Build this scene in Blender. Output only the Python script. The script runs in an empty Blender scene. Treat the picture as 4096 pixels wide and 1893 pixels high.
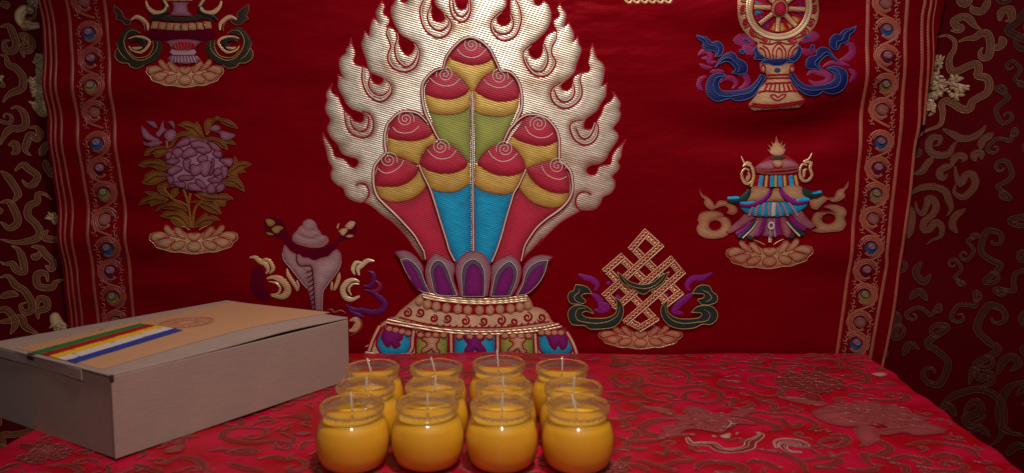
LAMP = 28.0; AMB = .032
import bpy, math, random
import numpy as np
from mathutils import Vector, Matrix
from mathutils.geometry import delaunay_2d_cdt
random.seed(7); rng = np.random.RandomState(7)
scene = bpy.context.scene
COL = scene.collection
PI = math.pi

# ------------------------------------------------------------------ camera
TH = math.radians(5.5); FPX = 3050.0; CAM_H = 0.2286; W0, H0 = 4096, 1893
cam = bpy.data.cameras.new('camera'); camo = bpy.data.objects.new('camera', cam); COL.objects.link(camo)
camo.location = (0, 0, CAM_H); camo.rotation_euler = (math.pi/2 - TH, 0, 0)
cam.sensor_width = 36.0; cam.lens = FPX/W0*36.0; cam.clip_start = 0.01; cam.clip_end = 50
cam.dof.use_dof = True; cam.dof.focus_distance = 0.90; cam.dof.aperture_fstop = 7.0
scene.camera = camo
scene.render.resolution_x = 1024; scene.render.resolution_y = 473
scene.view_settings.view_transform = 'Standard'; scene.view_settings.look = 'None'
scene.view_settings.exposure = 0; scene.view_settings.gamma = 1

def ray(px, py):
    dx = (px-2048.0)/FPX; dy = -(py-946.5)/FPX
    return np.stack([dx, math.cos(TH)+dy*math.sin(TH), -math.sin(TH)+dy*math.cos(TH)], -1)

# ------------------------------------------------------------------ scene graph helpers
def tag(o, label=None, cat=None, group=None, kind=None):
    if label: o['label'] = label
    if cat: o['category'] = cat
    if group: o['group'] = group
    if kind: o['kind'] = kind
    return o
def empty(name, mat=None, loc=None):
    o = bpy.data.objects.new(name, None); COL.objects.link(o); o.empty_display_size = .02
    if mat is not None: o.matrix_world = mat
    if loc is not None: o.location = loc
    return o

class MB:
    """collects faces of several materials; link() makes ONE mesh object"""
    def __init__(s): s.v=[]; s.f=[]; s.mi=[]; s.mats=[]; s.n=0; s.e=[]
    def mat(s, m):
        if m not in s.mats: s.mats.append(m)
        return s.mats.index(m)
    def add(s, verts, faces, m, edge=None):
        k = s.mat(m); verts = np.asarray(verts, float)
        s.v.append(verts); off = s.n
        for f in faces: s.f.append([int(i)+off for i in f]); s.mi.append(k)
        s.e.append(np.zeros(len(verts)) if edge is None else np.asarray(edge, float))
        s.n += len(verts)
    def link(s, name, parent=None, smooth=True):
        me = bpy.data.meshes.new(name)
        if s.n:
            me.from_pydata(np.concatenate(s.v).tolist(), [], s.f)
            me.polygons.foreach_set('material_index', s.mi)
            if smooth: me.polygons.foreach_set('use_smooth', [True]*len(s.f))
            at = me.attributes.new('edge', 'FLOAT', 'POINT'); at.data.foreach_set('value', np.concatenate(s.e))
        for m in s.mats: me.materials.append(m)
        o = bpy.data.objects.new(name, me); COL.objects.link(o)
        if parent: o.parent = parent
        return o

# ------------------------------------------------------------------ surfaces traced through the lens
PUFF = .40
class Plane:
    """a flat (gently waved) sheet: local u, v, n with world matrix M"""
    def __init__(s, origin, ux, vy, wave):
        s.o = np.array(origin, float); s.u = np.array(ux, float); s.u /= np.linalg.norm(s.u)
        s.vv = np.array(vy, float); s.vv /= np.linalg.norm(s.vv); s.n = np.cross(s.u, s.vv); s.wave = wave
        M = Matrix.Identity(4)
        for i in range(3):
            M[i][0] = s.u[i]; M[i][1] = s.vv[i]; M[i][2] = s.n[i]; M[i][3] = s.o[i]
        s.M = M
    def uv(s, P):
        P = np.asarray(P, float); d = ray(P[:, 0], P[:, 1]); c = np.array([0, 0, CAM_H])
        t = ((s.o-c)@s.n)/(d@s.n); X = c+d*t[:, None]-s.o
        return np.stack([X@s.u, X@s.vv], -1)
    def emit(s, q, z):
        return np.column_stack([q[:, 0], q[:, 1], s.wave(q[:, 0], q[:, 1])+z])

CROPS = dict(A=(1200,0,2.3825), B=(1200,500,2.3825), C=(1900,0,2.3825), D=(1900,500,2.3825), E=(1400,950,2.382),
  F=(400,0,2.3825), G=(400,440,1.92125), H=(960,840,1.984), I=(2200,880,2.1263), J=(2700,0,2.3825), K=(2700,500,1.985),
  L=(3300,0,2.382), M=(3300,500,2.382), N=(3200,1000,1.3337), O=(0,0,1.8617), P=(0,640,1.5667), Q=(0,1150,1.6027),
  R=(1230,1380,2.3214), S=(1830,1380,2.3214), T=(2400,1380,2.322), X=(0,0,1.0), Z=(0,0,0.62891))
def parse(txt):
    """'A:10,20 30,40! B:5,6' -> source pixels and corner flags; a crop letter stays until changed"""
    pts = []; cor = []; c = 'X'
    for t in txt.split():
        if ':' in t: c, t = t.split(':')
        k = t.endswith('!'); t = t.rstrip('!')
        if not t: continue
        x, y = t.split(','); ox, oy, s = CROPS[c]
        pts.append((ox+float(x)/s, oy+float(y)/s)); cor.append(k)
    return np.array(pts), cor
def spline(P, cor, closed, step):
    """Catmull-Rom through P with sharp corners, sampled about every step"""
    n = len(P); out = []
    segs = n if closed else n-1
    for i in range(segs):
        p1 = P[i]; p2 = P[(i+1) % n]
        p0 = P[i-1] if (closed or i > 0) else p1
        p3 = P[(i+2) % n] if (closed or i+2 < n) else p2
        L = np.linalg.norm(p2-p1)
        if L < 1e-9: continue
        m1 = (p2-p0)/2; m2 = (p3-p1)/2
        if cor[i]: m1 = (p2-p1)*.8
        if cor[(i+1) % n]: m2 = (p2-p1)*.8
        for m in (m1, m2):
            l = np.linalg.norm(m)
            if l > 1.2*L: m *= 1.2*L/l
        k = max(1, int(math.ceil(L/step)))
        for j in range(k):
            t = j/k; h = (2*t**3-3*t*t+1, t**3-2*t*t+t, -2*t**3+3*t*t, t**3-t*t)
            out.append(h[0]*p1+h[1]*m1+h[2]*p2+h[3]*m2)
    if not closed: out.append(P[-1])
    return np.array(out)
def inside(pts, loops):
    c = np.zeros(len(pts), bool)
    x, y = pts[:, 0], pts[:, 1]
    for L in loops:
        a = L; b = np.roll(L, -1, 0)
        for (x1, y1), (x2, y2) in zip(a, b):
            if y1 == y2: continue
            k = ((y1 > y) != (y2 > y)) & (x < (x2-x1)*(y-y1)/(y2-y1)+x1)
            c ^= k
    return c
def dist(pts, A, B):
    d2 = np.full(len(pts), 1e9)
    for i in range(0, len(pts), 4000):
        p = pts[i:i+4000][:, None, :]; ab = (B-A)[None]; ap = p-A[None]
        t = np.clip((ap*ab).sum(-1)/np.maximum((ab*ab).sum(-1), 1e-16), 0, 1)
        q = ap-ab*t[..., None]; d2[i:i+4000] = (q*q).sum(-1).min(1)
    return np.sqrt(d2)
def fill(mb, S, loops, m, z=.0004, puff=.0008, pw=.0025, grid=.0022, step=.0014, grooves=(), gd=.7, raw=False):
    """filled padded satin-stitch shape; loops: texts (or uv arrays when raw)"""
    LL = []
    for t in loops:
        if isinstance(t, str):
            P, c = parse(t); q = S.uv(P)
        else: q = np.asarray(t, float) if raw else S.uv(np.asarray(t, float)); c = [False]*len(q)
        LL.append(spline(q, c, True, step))
    G = []
    for t in grooves:
        P, c = parse(t); G.append(spline(S.uv(P), c, False, step*1.5))
    allp = np.concatenate(LL); lo = allp.min(0); hi = allp.max(0)
    xs = np.arange(lo[0], hi[0], grid); ys = np.arange(lo[1], hi[1], grid*.87)
    gx, gy = np.meshgrid(xs, ys); gx[1::2] += grid*.5
    pts = np.stack([gx.ravel(), gy.ravel()], -1)
    if len(pts):
        pts = pts[inside(pts, LL)]
    A = np.concatenate(LL); B = np.concatenate([np.roll(L, -1, 0) for L in LL])
    if len(pts): pts = pts[dist(pts, A, B) > grid*.35]
    V = [Vector(p) for p in A.tolist()]; E = []; o = 0
    for L in LL:
        E += [(o+i, o+(i+1) % len(L)) for i in range(len(L))]; o += len(L)
    V += [Vector(p) for p in pts.tolist()]
    r = delaunay_2d_cdt(V, E, [], 0, 1e-7)
    v = np.array([tuple(p) for p in r[0]]); F = np.array([f for f in r[2] if len(f) == 3])
    cen = v[F].mean(1); F = F[inside(cen, LL)]
    # orient faces towards the viewer (+n)
    a, b, c = v[F[:, 0]], v[F[:, 1]], v[F[:, 2]]
    cr = (b[:, 0]-a[:, 0])*(c[:, 1]-a[:, 1])-(b[:, 1]-a[:, 1])*(c[:, 0]-a[:, 0])
    F[cr < 0] = F[cr < 0][:, ::-1]
    d = dist(v, A, B); h = 1-np.exp(-d/pw)
    ed = np.exp(-d/(pw*1.6))
    if G:
        GA = np.concatenate([g[:-1] for g in G]); GB = np.concatenate([g[1:] for g in G])
        dg = dist(v, GA, GB); h = h*(1-gd*np.exp(-(dg/(pw*.8))**2)); ed = np.maximum(ed, .9*np.exp(-dg/(pw*1.5)))
    mb.add(S.emit(v, z+puff*PUFF*h), F, m, ed)
def stroke(mb, S, txt, m, w=.0016, z=.0010, h=.0006, taper=(1, 1), step=.0016, closed=False, raw=None, corner=None):
    """raised cord along a path; w is the full width in metres, taper the relative width at both ends"""
    if raw is not None: q = raw; c = corner or [False]*len(q)
    else:
        P, c = parse(txt); q = S.uv(P)
    q = spline(q, c, closed, step)
    if closed: q = np.vstack([q, q[:1]])
    if len(q) < 2: return
    t = np.gradient(q, axis=0); t /= np.maximum(np.linalg.norm(t, axis=1), 1e-9)[:, None]
    nrm = np.stack([-t[:, 1], t[:, 0]], -1); k = np.linspace(0, 1, len(q))
    ww = w/2*np.minimum(1, np.minimum(taper[0]+(1-taper[0])*k*3.5, taper[1]+(1-taper[1])*(1-k)*3.5))
    V = []; 
    for a, b in ((1, 0), (.6, .8), (0, 1), (-.6, .8), (-1, 0)):
        V.append(S.emit(q+nrm*(a*ww)[:, None], z+h*PUFF*1.2*b*np.minimum(1, ww/(w/2)+.2)))
    n = len(q); V = np.concatenate(V); F = []
    for r in range(4):
        for i in range(n-1):
            F.append((r*n+i, (r+1)*n+i, (r+1)*n+i+1, r*n+i+1))
    mb.add(V, [f[::-1] for f in F] if False else F, m, np.concatenate([np.ones(n)*e for e in (.6, .1, 0, .1, .6)]))
def offset(q, d):
    t = np.gradient(q, axis=0); t /= np.maximum(np.linalg.norm(t, axis=1), 1e-9)[:, None]
    return q+np.stack([-t[:, 1], t[:, 0]], -1)*d
def scroll(mb, S, txt, mfill, medge, w=.014, z=.0006, ew=.0012, mid=True, raw=None, taper=(.5, .5), hh=.0004):
    """brocade scroll: flat ribbon of one thread with bright outline threads"""
    if raw is None:
        P, c = parse(txt); q = S.uv(P)
    else: q = raw; c = [False]*len(q)
    q = spline(q, c, False, .002)
    k = np.linspace(0, 1, len(q))
    prof = np.minimum(1, np.minimum(taper[0]+(1-taper[0])*k*4, taper[1]+(1-taper[1])*(1-k)*4))
    stroke(mb, S, None, mfill, w, z, hh, taper, raw=q, step=.01)
    for s in (-1, 1): stroke(mb, S, None, medge, ew, z+.0003, hh, raw=offset_v(q, s*w*.5*prof), step=.01)
    if mid: stroke(mb, S, None, medge, ew*.7, z+.0005, .0003, raw=offset_v(q, w*.12*prof), step=.01)
def offset_v(q, d):
    t = np.gradient(q, axis=0); t /= np.maximum(np.linalg.norm(t, axis=1), 1e-9)[:, None]
    return q+np.stack([-t[:, 1], t[:, 0]], -1)*np.asarray(d)[:, None]
def ell(cx, cy, rx, ry=None, n=24, crop='X', a0=0, a1=2*PI):
    """ellipse as text in crop coordinates"""
    ry = ry or rx
    full = abs(a1-a0-2*PI) < 1e-6
    m = n if full else n+1
    return crop+':'+' '.join('%.2f,%.2f' % (cx+rx*math.cos(a0+(a1-a0)*i/n), cy+ry*math.sin(a0+(a1-a0)*i/n)) for i in range(m))
def spiral(cx, cy, r0, r1, turns, crop, a0=0, n=None, sq=1.0, dr=1):
    n = n or int(14*turns)+4
    return crop+':'+' '.join('%.2f,%.2f' % (cx+(r0+(r1-r0)*i/n)*math.cos(a0+dr*2*PI*turns*i/n), cy+sq*(r0+(r1-r0)*i/n)*math.sin(a0+dr*2*PI*turns*i/n)) for i in range(n+1))
def mirror_txt(loop, cx): return [(2*cx-x, y) for x, y in loop]

# ------------------------------------------------------------------ materials
class N:
    def __init__(s, name):
        s.m = bpy.data.materials.new(name); s.m.use_nodes = True; s.t = s.m.node_tree
        s.t.nodes.clear(); s.out = s.n('ShaderNodeOutputMaterial')
    def n(s, typ, **kw):
        x = s.t.nodes.new(typ)
        for k, v in kw.items(): setattr(x, k, v)
        return x
    def l(s, a, b): s.t.links.new(a, b)
    def math(s, op, a, b=None, c=None):
        x = s.n('ShaderNodeMath', operation=op)
        for i, v in enumerate((a, b, c)):
            if v is None: continue
            if isinstance(v, (int, float)): x.inputs[i].default_value = v
            else: s.l(v, x.inputs[i])
        return x.outputs[0]
    def mix(s, fac, a, b, typ='MIX'):
        x = s.n('ShaderNodeMix', data_type='RGBA', blend_type=typ)
        for k, v in ((0, fac), (6, a), (7, b)):
            if isinstance(v, (int, float)): x.inputs[k].default_value = v
            elif isinstance(v, tuple): x.inputs[k].default_value = (*v[:3], 1)
            else: s.l(v, x.inputs[k])
        return x.outputs[2]
def noise(a, vec, scale, detail=3, rough=.55):
    x = a.n('ShaderNodeTexNoise'); x.inputs['Scale'].default_value = scale; x.inputs['Detail'].default_value = detail
    x.inputs['Roughness'].default_value = rough; a.l(vec, x.inputs['Vector']); return x.outputs['Fac']
def thread(name, col, edge=None, rough=.42, spec=.5, ang=16, scale=132, depth=.35, bump=.28, metal=0.0, spark=.35, shade_tone=None):
    """silk / metallic thread laid in a diagonal twill: stripes, painted sparkle, darker towards the seam by thread gradient and painted emboss shade"""
    a = N(name); p = a.n('ShaderNodeBsdfPrincipled'); a.l(p.outputs[0], a.out.inputs[0])
    tc = a.n('ShaderNodeTexCoord'); mp = a.n('ShaderNodeMapping'); mp.inputs['Rotation'].default_value = (0, 0, -math.radians(90-ang))
    a.l(tc.outputs['Object'], mp.inputs['Vector'])
    wv = a.n('ShaderNodeTexWave', wave_type='BANDS', bands_direction='X', wave_profile='SIN'); wv.inputs['Scale'].default_value = scale
    wv.inputs['Distortion'].default_value = 0; wv.inputs['Detail'].default_value = 2; wv.inputs['Detail Scale'].default_value = 1.5
    a.l(mp.outputs[0], wv.inputs['Vector'])
    m2 = a.n('ShaderNodeMapping'); m2.inputs['Scale'].default_value = (1, .10, 1); a.l(mp.outputs[0], m2.inputs['Vector'])
    n1 = noise(a, m2.outputs[0], 620, 3, .75); n2 = noise(a, tc.outputs['Object'], 45, 3)
    edge = edge or tuple(c*.35 for c in col)
    at = a.n('ShaderNodeAttribute', attribute_name='edge')
    if shade_tone:
        m3 = a.n('ShaderNodeMapping'); m3.inputs['Scale'].default_value = (1, 2.2, 1); a.l(tc.outputs['Object'], m3.inputs['Vector'])
        mr = a.n('ShaderNodeMapRange'); mr.inputs['From Min'].default_value = .50; mr.inputs['From Max'].default_value = .72; a.l(noise(a, m3.outputs[0], 11, 2), mr.inputs['Value'])
        col = a.mix(a.math('MULTIPLY', mr.outputs[0], .75), col, shade_tone)  # brown wrinkle shading painted into the silk by noise
    base = a.mix(a.math('MULTIPLY', at.outputs['Fac'], .85), col, edge)  # gradient thread, with emboss shading painted in near seams and grooves
    f = a.math('MULTIPLY_ADD', wv.outputs['Fac'], depth*.8, 1-depth*.4)
    f = a.math('MULTIPLY', f, a.math('MULTIPLY_ADD', n1, spark*2, 1-spark))  # streaky noise paints the metallic sparkle into the colour
    f = a.math('MULTIPLY', f, a.math('MULTIPLY_ADD', n2, .5, .75))
    sc = a.n('ShaderNodeVectorMath', operation='SCALE'); a.l(base, sc.inputs[0]); a.l(f, sc.inputs['Scale'])
    a.l(sc.outputs[0], p.inputs['Base Color'])
    p.inputs['Roughness'].default_value = rough; p.inputs['Specular IOR Level'].default_value = spec; p.inputs['Metallic'].default_value = metal
    b = a.n('ShaderNodeBump'); b.inputs['Strength'].default_value = bump; b.inputs['Distance'].default_value = .0006
    a.l(a.math('ADD', wv.outputs['Fac'], a.math('MULTIPLY', n1, .5)), b.inputs['Height']); a.l(b.outputs[0], p.inputs['Normal'])
    return a.m
def satin(name, col, col2, rough=.38, spec=.5, sheen=.2, nscale=9, bump=.12, wscale=900, pucker=.0, streak=.3, hard=.15):
    a = N(name); p = a.n('ShaderNodeBsdfPrincipled'); a.l(p.outputs[0], a.out.inputs[0])
    tc = a.n('ShaderNodeTexCoord')
    big = noise(a, tc.outputs['Object'], nscale, 4); fine = noise(a, tc.outputs['Object'], 1400, 2, .7)
    mp = a.n('ShaderNodeMapping'); mp.inputs['Scale'].default_value = (1, 8, 1); a.l(tc.outputs['Object'], mp.inputs['Vector'])
    warp = noise(a, mp.outputs[0], 120, 2)
    cr = a.n('ShaderNodeMapRange'); cr.inputs['From Min'].default_value = .5-hard; cr.inputs['From Max'].default_value = .5+hard; a.l(big, cr.inputs['Value'])
    c = a.mix(cr.outputs[0], col, col2)
    f = a.math('MULTIPLY_ADD', fine, .5, .75)
    f = a.math('MULTIPLY', f, a.math('MULTIPLY_ADD', warp, streak, 1-streak/2))  # warp streaks paint horizontal sheen into the base colour
    sc = a.n('ShaderNodeVectorMath', operation='SCALE'); a.l(c, sc.inputs[0]); a.l(f, sc.inputs['Scale'])
    a.l(sc.outputs[0], p.inputs['Base Color'])
    p.inputs['Roughness'].default_value = rough; p.inputs['Specular IOR Level'].default_value = spec
    p.inputs['Specular Tint'].default_value = (*[min(1, .04+x/max(col)) for x in col], 1); p.inputs['Sheen Weight'].default_value = sheen; p.inputs['Sheen Roughness'].default_value = .4; p.inputs['Sheen Tint'].default_value = (*[min(1, x*1.5) for x in col], 1)
    b = a.n('ShaderNodeBump'); b.inputs['Strength'].default_value = bump; b.inputs['Distance'].default_value = .0005
    a.l(a.math('ADD', fine, warp), b.inputs['Height'])
    if pucker:
        m4 = a.n('ShaderNodeMapping'); m4.inputs['Scale'].default_value = (1, 2.6, 1); a.l(tc.outputs['Object'], m4.inputs['Vector'])
        b2_ = a.n('ShaderNodeBump'); b2_.inputs['Strength'].default_value = 1; b2_.inputs['Distance'].default_value = pucker
        a.l(noise(a, m4.outputs[0], 10, 3, .45), b2_.inputs['Height']); a.l(b2_.outputs[0], b.inputs['Normal'])
    a.l(b.outputs[0], p.inputs['Normal'])
    return a.m
# ------------------------------------------------------------------ thread colours
M_RED = satin('red_satin', (.170,.0004,.004), (.205,.0006,.005), rough=.31, spec=1.0, sheen=.3, pucker=.0045, streak=.5)
M_SILV = thread('pale_silver_silk', (.92,.86,.70), (.30,.10,.05), rough=.33, spec=.6, depth=.45, metal=.6, spark=.75, bump=.45, shade_tone=(.42,.25,.15))
M_CORD = thread('pale_cord', (.74,.64,.54), (.35,.08,.07), rough=.45, scale=220, ang=50, depth=.3)
M_GOLD = thread('peach_gold_thread', (.80,.50,.27), (.42,.12,.06), rough=.33, spec=.6, depth=.35, metal=.35, spark=.55)
M_BRIG = thread('bright_gold_thread', (.86,.68,.42), (.44,.14,.06), rough=.33, depth=.4, metal=.3, spark=.5)
M_CRIM = thread('crimson_outline_thread', (.36,.003,.018), (.30,.002,.012), rough=.55, spec=.2, depth=.2)
M_CAP = thread('rose_red_silk', (.62,.030,.075), (.22,.004,.015), rough=.42)
M_YEL = thread('ochre_yellow_silk', (.82,.58,.15), (.42,.17,.02), rough=.36, metal=.3, spark=.6)
M_GRN = thread('lime_green_silk', (.40,.44,.09), (.15,.16,.03), rough=.42)
M_BLU = thread('turquoise_blue_silk', (.006,.44,.78), (.003,.13,.30), rough=.38, spark=.55)
M_PUR = thread('violet_silk', (.26,.012,.22), (.09,.005,.07), rough=.42)
M_LIL = thread('lilac_silk', (.42,.27,.32), (.20,.04,.07), rough=.42)
M_SLA = thread('slate_silk', (.13,.12,.20), (.07,.03,.07), rough=.45)
M_PINK = thread('dusky_pink_silk', (.46,.17,.22), (.22,.03,.05), rough=.42, depth=.2)
M_PURD = thread('dim_violet_silk', (.13,.005,.12), (.08,.002,.04), rough=.45)
M_CON = thread('silvery_pink_silk', (.58,.38,.41), (.26,.04,.06), rough=.38, depth=.3, metal=.2, spark=.5)
M_MAUV = thread('mauve_silk', (.37,.17,.27), (.15,.01,.03), rough=.45, depth=.15)
M_DIM = satin('deep_wine_satin', (.10,.0005,.014), (.08,.0005,.012), rough=.4, spec=.5)
M_WINE = thread('wine_silk', (.10,.002,.016), (.06,.001,.008), rough=.6, spec=.2, depth=.15)
M_OLIV = thread('olive_gold_silk', (.26,.10,.010), (.12,.02,.004), rough=.45)
M_BLAK = thread('black_green_silk', (.012,.014,.012), (.04,.02,.008), rough=.45)
M_TEAL = thread('dark_teal_silk', (.012,.050,.048), (.006,.014,.014), rough=.42)
M_GLIN = thread('yellow_gold_line', (.42,.27,.07), (.2,.1,.03), rough=.4)
M_NAVY = thread('navy_silk', (.010,.012,.15), (.003,.004,.05), rough=.42)
M_NLIN = thread('steel_blue_line', (.04,.12,.36), (.01,.03,.1), rough=.42)
M_MAGE = thread('magenta_silk', (.24,.003,.09), (.16,.002,.03), rough=.5, depth=.2)
M_DLIN = thread('dim_rose_line', (.30,.04,.03), (.2,.02,.02), rough=.5)

# ------------------------------------------------------------------ the banner sheet
PHI = math.radians(5.8)
def sstep(a, b, x): t = np.clip((x-a)/(b-a), 0, 1); return t*t*(3-2*t)
def wave_b(u, v):
    # soft horizontal puckers of a hung cloth: strongest at the upper right and along both borders
    ph = 1.4*np.sin(u*7.0+.6)+.8*np.sin(u*17+v*9)
    m = .25+.75*sstep(.12, .32, u)*sstep(.10, .26, v)+.8*sstep(.36, .46, np.abs(u))*.6+.35*sstep(.20, .30, v)*sstep(-.1, -.3, u)
    ctr = 1-.8*np.exp(-((u+.03)/.13)**2)
    m = .0+m; a = np.sin(v*62+ph)*.6+np.sin(v*101+ph*1.7+1.3)*.35+np.sin(v*37+u*5)*.5
    return (.0009*m+.0052*(sstep(.12, .30, u)*sstep(.04, .2, v)*sstep(.47, .36, u)+.55*sstep(-.37, -.43, u)))*ctr*a+.0010*np.sin(u*9+v*3)
BP = Plane((0, .915, 0), (1, 0, 0), (0, -math.sin(PHI), math.cos(PHI)), wave_b)
banner = empty('embroidered_banner', BP.M)
tag(banner, 'red satin banner embroidered with a flaming jewel emblem, hanging behind the candles', 'banner')
LEDGE = np.array([(150,-420),(152,-200),(156,0),(161,107),(172,268),(185,456),(205,640),(223,831),(247,1023),(274,1304),(300,1500),(330,1760)], float)
REDGE = np.array([(3830,-420),(3806,-200),(3783,0),(3758,110),(3742,220),(3722,330),(3700,430),(3680,520),(3665,600),(3650,750),(3636,860),(3620,980),(3604,1110),(3590,1200),(3572,1350),(3552,1480),(3515,1760)], float)
ys = np.arange(-420, 1761, 7.0)
lx = np.interp(ys, LEDGE[:, 1], LEDGE[:, 0]); rx = np.interp(ys, REDGE[:, 1], REDGE[:, 0])
lx = np.convolve(np.pad(lx, 6, 'edge'), np.ones(13)/13, 'valid'); rx = np.convolve(np.pad(rx, 6, 'edge'), np.ones(13)/13, 'valid')
nc = 330; fr = np.linspace(0, 1, nc)
px = lx[:, None]*(1-fr)+rx[:, None]*fr; py = np.repeat(ys[:, None], nc, 1)
uv = BP.uv(np.stack([px.ravel(), py.ravel()], -1))
idx = np.arange(len(ys)*nc).reshape(len(ys), nc)
F = np.stack([idx[:-1, :-1], idx[1:, :-1], idx[1:, 1:], idx[:-1, 1:]], -1).reshape(-1, 4)
mb = MB(); mb.add(BP.emit(uv, 0*uv[:, 0]), F, M_RED); mb.link('cloth', banner)

def group(name, parent=None): return MB()
S = BP
# ================================================================== FLAME
flame = MB()
out = ("A:905,-420! 880,-300 900,-180 870,-80! 905,0 865,80 870,150 890,210 925,280 965,335 1050,385 1090,412 1092,450 1070,500 1035,527 1000,518 965,475 945,420 935,370 920,320 890,280 850,258 822,262! 848,225 845,175 795,130 800,95 808,60 778,10! "
 "750,60 722,110 726,160 748,210! 700,172! 680,215 668,270 657,342! 615,298! 600,370 583,420 600,490 628,570 645,640 670,690 720,715 790,748 788,780 750,805 705,792 680,750 675,700 640,655 590,633 560,628 525,610 510,575 525,530 520,480 498,430 485,362! "
 "468,430 438,470 435,505 385,548 370,600 378,660 405,738! 358,712! 362,760 358,820 375,870 410,930 440,990 490,1040 545,1062 598,1085 607,1120 600,1152 565,1168 520,1155 490,1120 460,1090 425,1060 405,1020 385,980 365,930 310,890 295,850 308,795! 270,850 245,900 255,960 238,1020 250,1080 285,1140 "
 "B:258,30 270,80 300,130 355,190 400,275 480,310 540,328 555,365 525,402 490,402 460,370 420,330 380,315 330,300 315,240 270,165 212,72! 220,150 245,230 265,330 305,410 290,460 300,520 345,570 410,610 430,670 480,715 560,742 620,745 690,785 780,860 880,930 960,1010 1030,1090 1075,1160 "
 "E:650,160 692,225! 1100,300! 1640,228! 1685,165 1760,90 1830,10 D:600,1150 660,1080 740,1000 830,920 950,850 1020,815 1080,815 1150,800 1200,740 1220,692 1290,652 1330,600 1335,540 1310,490 1350,450 1380,400 1365,350 1390,310 1405,220 1440,135! 1400,180 1340,240 1305,300 1290,370 1240,382 1180,400 1160,450 1130,478 1080,465 1062,425 1100,388 1190,370 1250,325 1280,260 1330,190 1365,130 1360,80 1318,35 "
 "C:1350,1180 1372,1150 1390,1090 1375,1040 1388,990 1350,920 1308,872! 1318,920 1290,965 1230,1010 1200,1090 1170,1140 1120,1220 1085,1235 1045,1225 1038,1190 1055,1140 1160,1060 1200,990 1245,920 1252,860 1257,792! 1208,822! 1225,740 1236,670 1220,610 1165,560 1140,490 1118,420! 1100,470 1092,540 1078,600 1095,650 1075,690 1030,695 970,715 935,750 930,800 910,842 870,868 830,850 818,812 850,785 900,745 950,690 968,620 990,560 1016,480 992,420 979,348! 938,398! 945,340 925,280 893,222! 848,258! 866,180 868,130 830,80 809,30! 782,90 798,120 800,160 752,200 752,245 778,300 755,302 710,325 672,360 648,430 640,500 615,550 570,562 525,530 513,470 530,425 570,402 630,350 690,280 722,200 728,130 700,50 650,12 638,35 600,58 572,40 560,-10! 590,-120 560,-230 520,-330! 470,-300 430,-420 C:-20,-640! A:1500,-420")
holes = ["A:1256,-40 1250,60 1255,130 1270,190 1310,212 1360,205 1382,160 1350,110 1300,60 1282,20 1278,-40",
 "A:1488,-40 1490,50 1520,92 1570,88 1597,40 1598,-40", "A:955,-30 958,5 985,25 1015,18 1025,-5 1015,-40",
 "C:305,-10 298,60 260,112 218,160 213,210 250,247 300,242 337,200 337,130 332,60 335,-10"]
sw = ["A:838,268 825,330 855,400 865,450 840,520 845,590 890,650 960,682 1030,682 1100,640 1135,560 1140,480 1100,410",
 "A:915,320 925,370 905,440 910,520 940,590 1000,637 1060,620 1105,560 1122,490",
 "A:600,640 590,720 600,800 640,890 700,947 770,970 830,940 875,880 867,810 815,755",
 "A:660,690 672,720 655,790 670,850 720,900 780,912 840,870 858,820",
 "A:1215,-30 1180,0 1145,80 1150,170 1180,260 1230,322 1310,362 1390,342 1437,280 1440,210 1385,140",
 "A:1245,60 1215,150 1235,230 1290,285 1350,292 1410,250 1422,200",
 "A:1425,-30 1430,80 1460,160 1530,212 1590,190 1625,120 1628,40 1615,-30", "A:1455,-30 1465,80 1500,140 1550,162 1600,112 1612,40",
 "C:250,110 220,130 160,200 153,280 190,342 250,387 320,382 390,340 430,250 442,170 420,60 375,-20", "C:165,255 210,312 280,327 340,300 367,230 350,140",
 "C:530,425 465,490 463,570 500,650 560,712 630,730 700,712 750,650 767,590 733,520 735,450 772,380 775,310", "C:483,550 520,640 590,682 650,672 690,600 692,520 660,420",
 "C:820,785 740,840 720,910 750,980 810,1022 880,1032 960,990 1012,920 1017,840 1000,760 1015,705", "C:753,860 790,940 850,972 910,950 947,890 940,800",
 "C:1040,1140 940,1160 D:903,20 930,110 980,165 1050,190 1120,165 1167,100 1172,10 1150,-30", "D:958,30 1000,110 1050,132 1100,100 1132,40 1150,-20",
 "A:590,1062 650,1075 690,1120 B:702,20 670,92 610,120 540,110 480,70 443,5 A:430,1130 420,1060", "A:607,1090 655,1125 B:640,30 590,62 540,50 500,10 A:475,1120",
 "B:530,580 560,560 620,565 655,620 650,680 605,738", "D:1105,660 1050,635 990,650 960,700 965,770 1015,815"]
fill(flame, S, [out]+holes, M_SILV, z=.0004, puff=.0020, pw=.0030, grid=.0026, step=.0014, grooves=sw)
stroke(flame, S, out, M_CRIM, w=.0016, z=.0004, h=.0004, closed=True)
for t in holes: stroke(flame, S, t, M_CRIM, w=.0016, z=.0004, h=.0004, closed=True)
for t in sw:
    stroke(flame, S, t, M_CRIM, w=.0019, z=.0012, h=.0003, taper=(.5, .5))
# pale inner cords beside the swirls
for t in sw[:16]:
    P_, c_ = parse(t); q = spline(S.uv(P_), c_, False, .002)
    ctr = q.mean(0); s_ = np.sign(np.cross(q[1]-q[0], ctr-q[0]))
    stroke(flame, S, None, M_CORD, w=.0013, z=.0016, h=.0004, raw=offset(q, .0016*(1 if s_ > 0 else -1)), taper=(.4, .4))
emblem = flame.link('flaming_jewel_emblem', banner)

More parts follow.
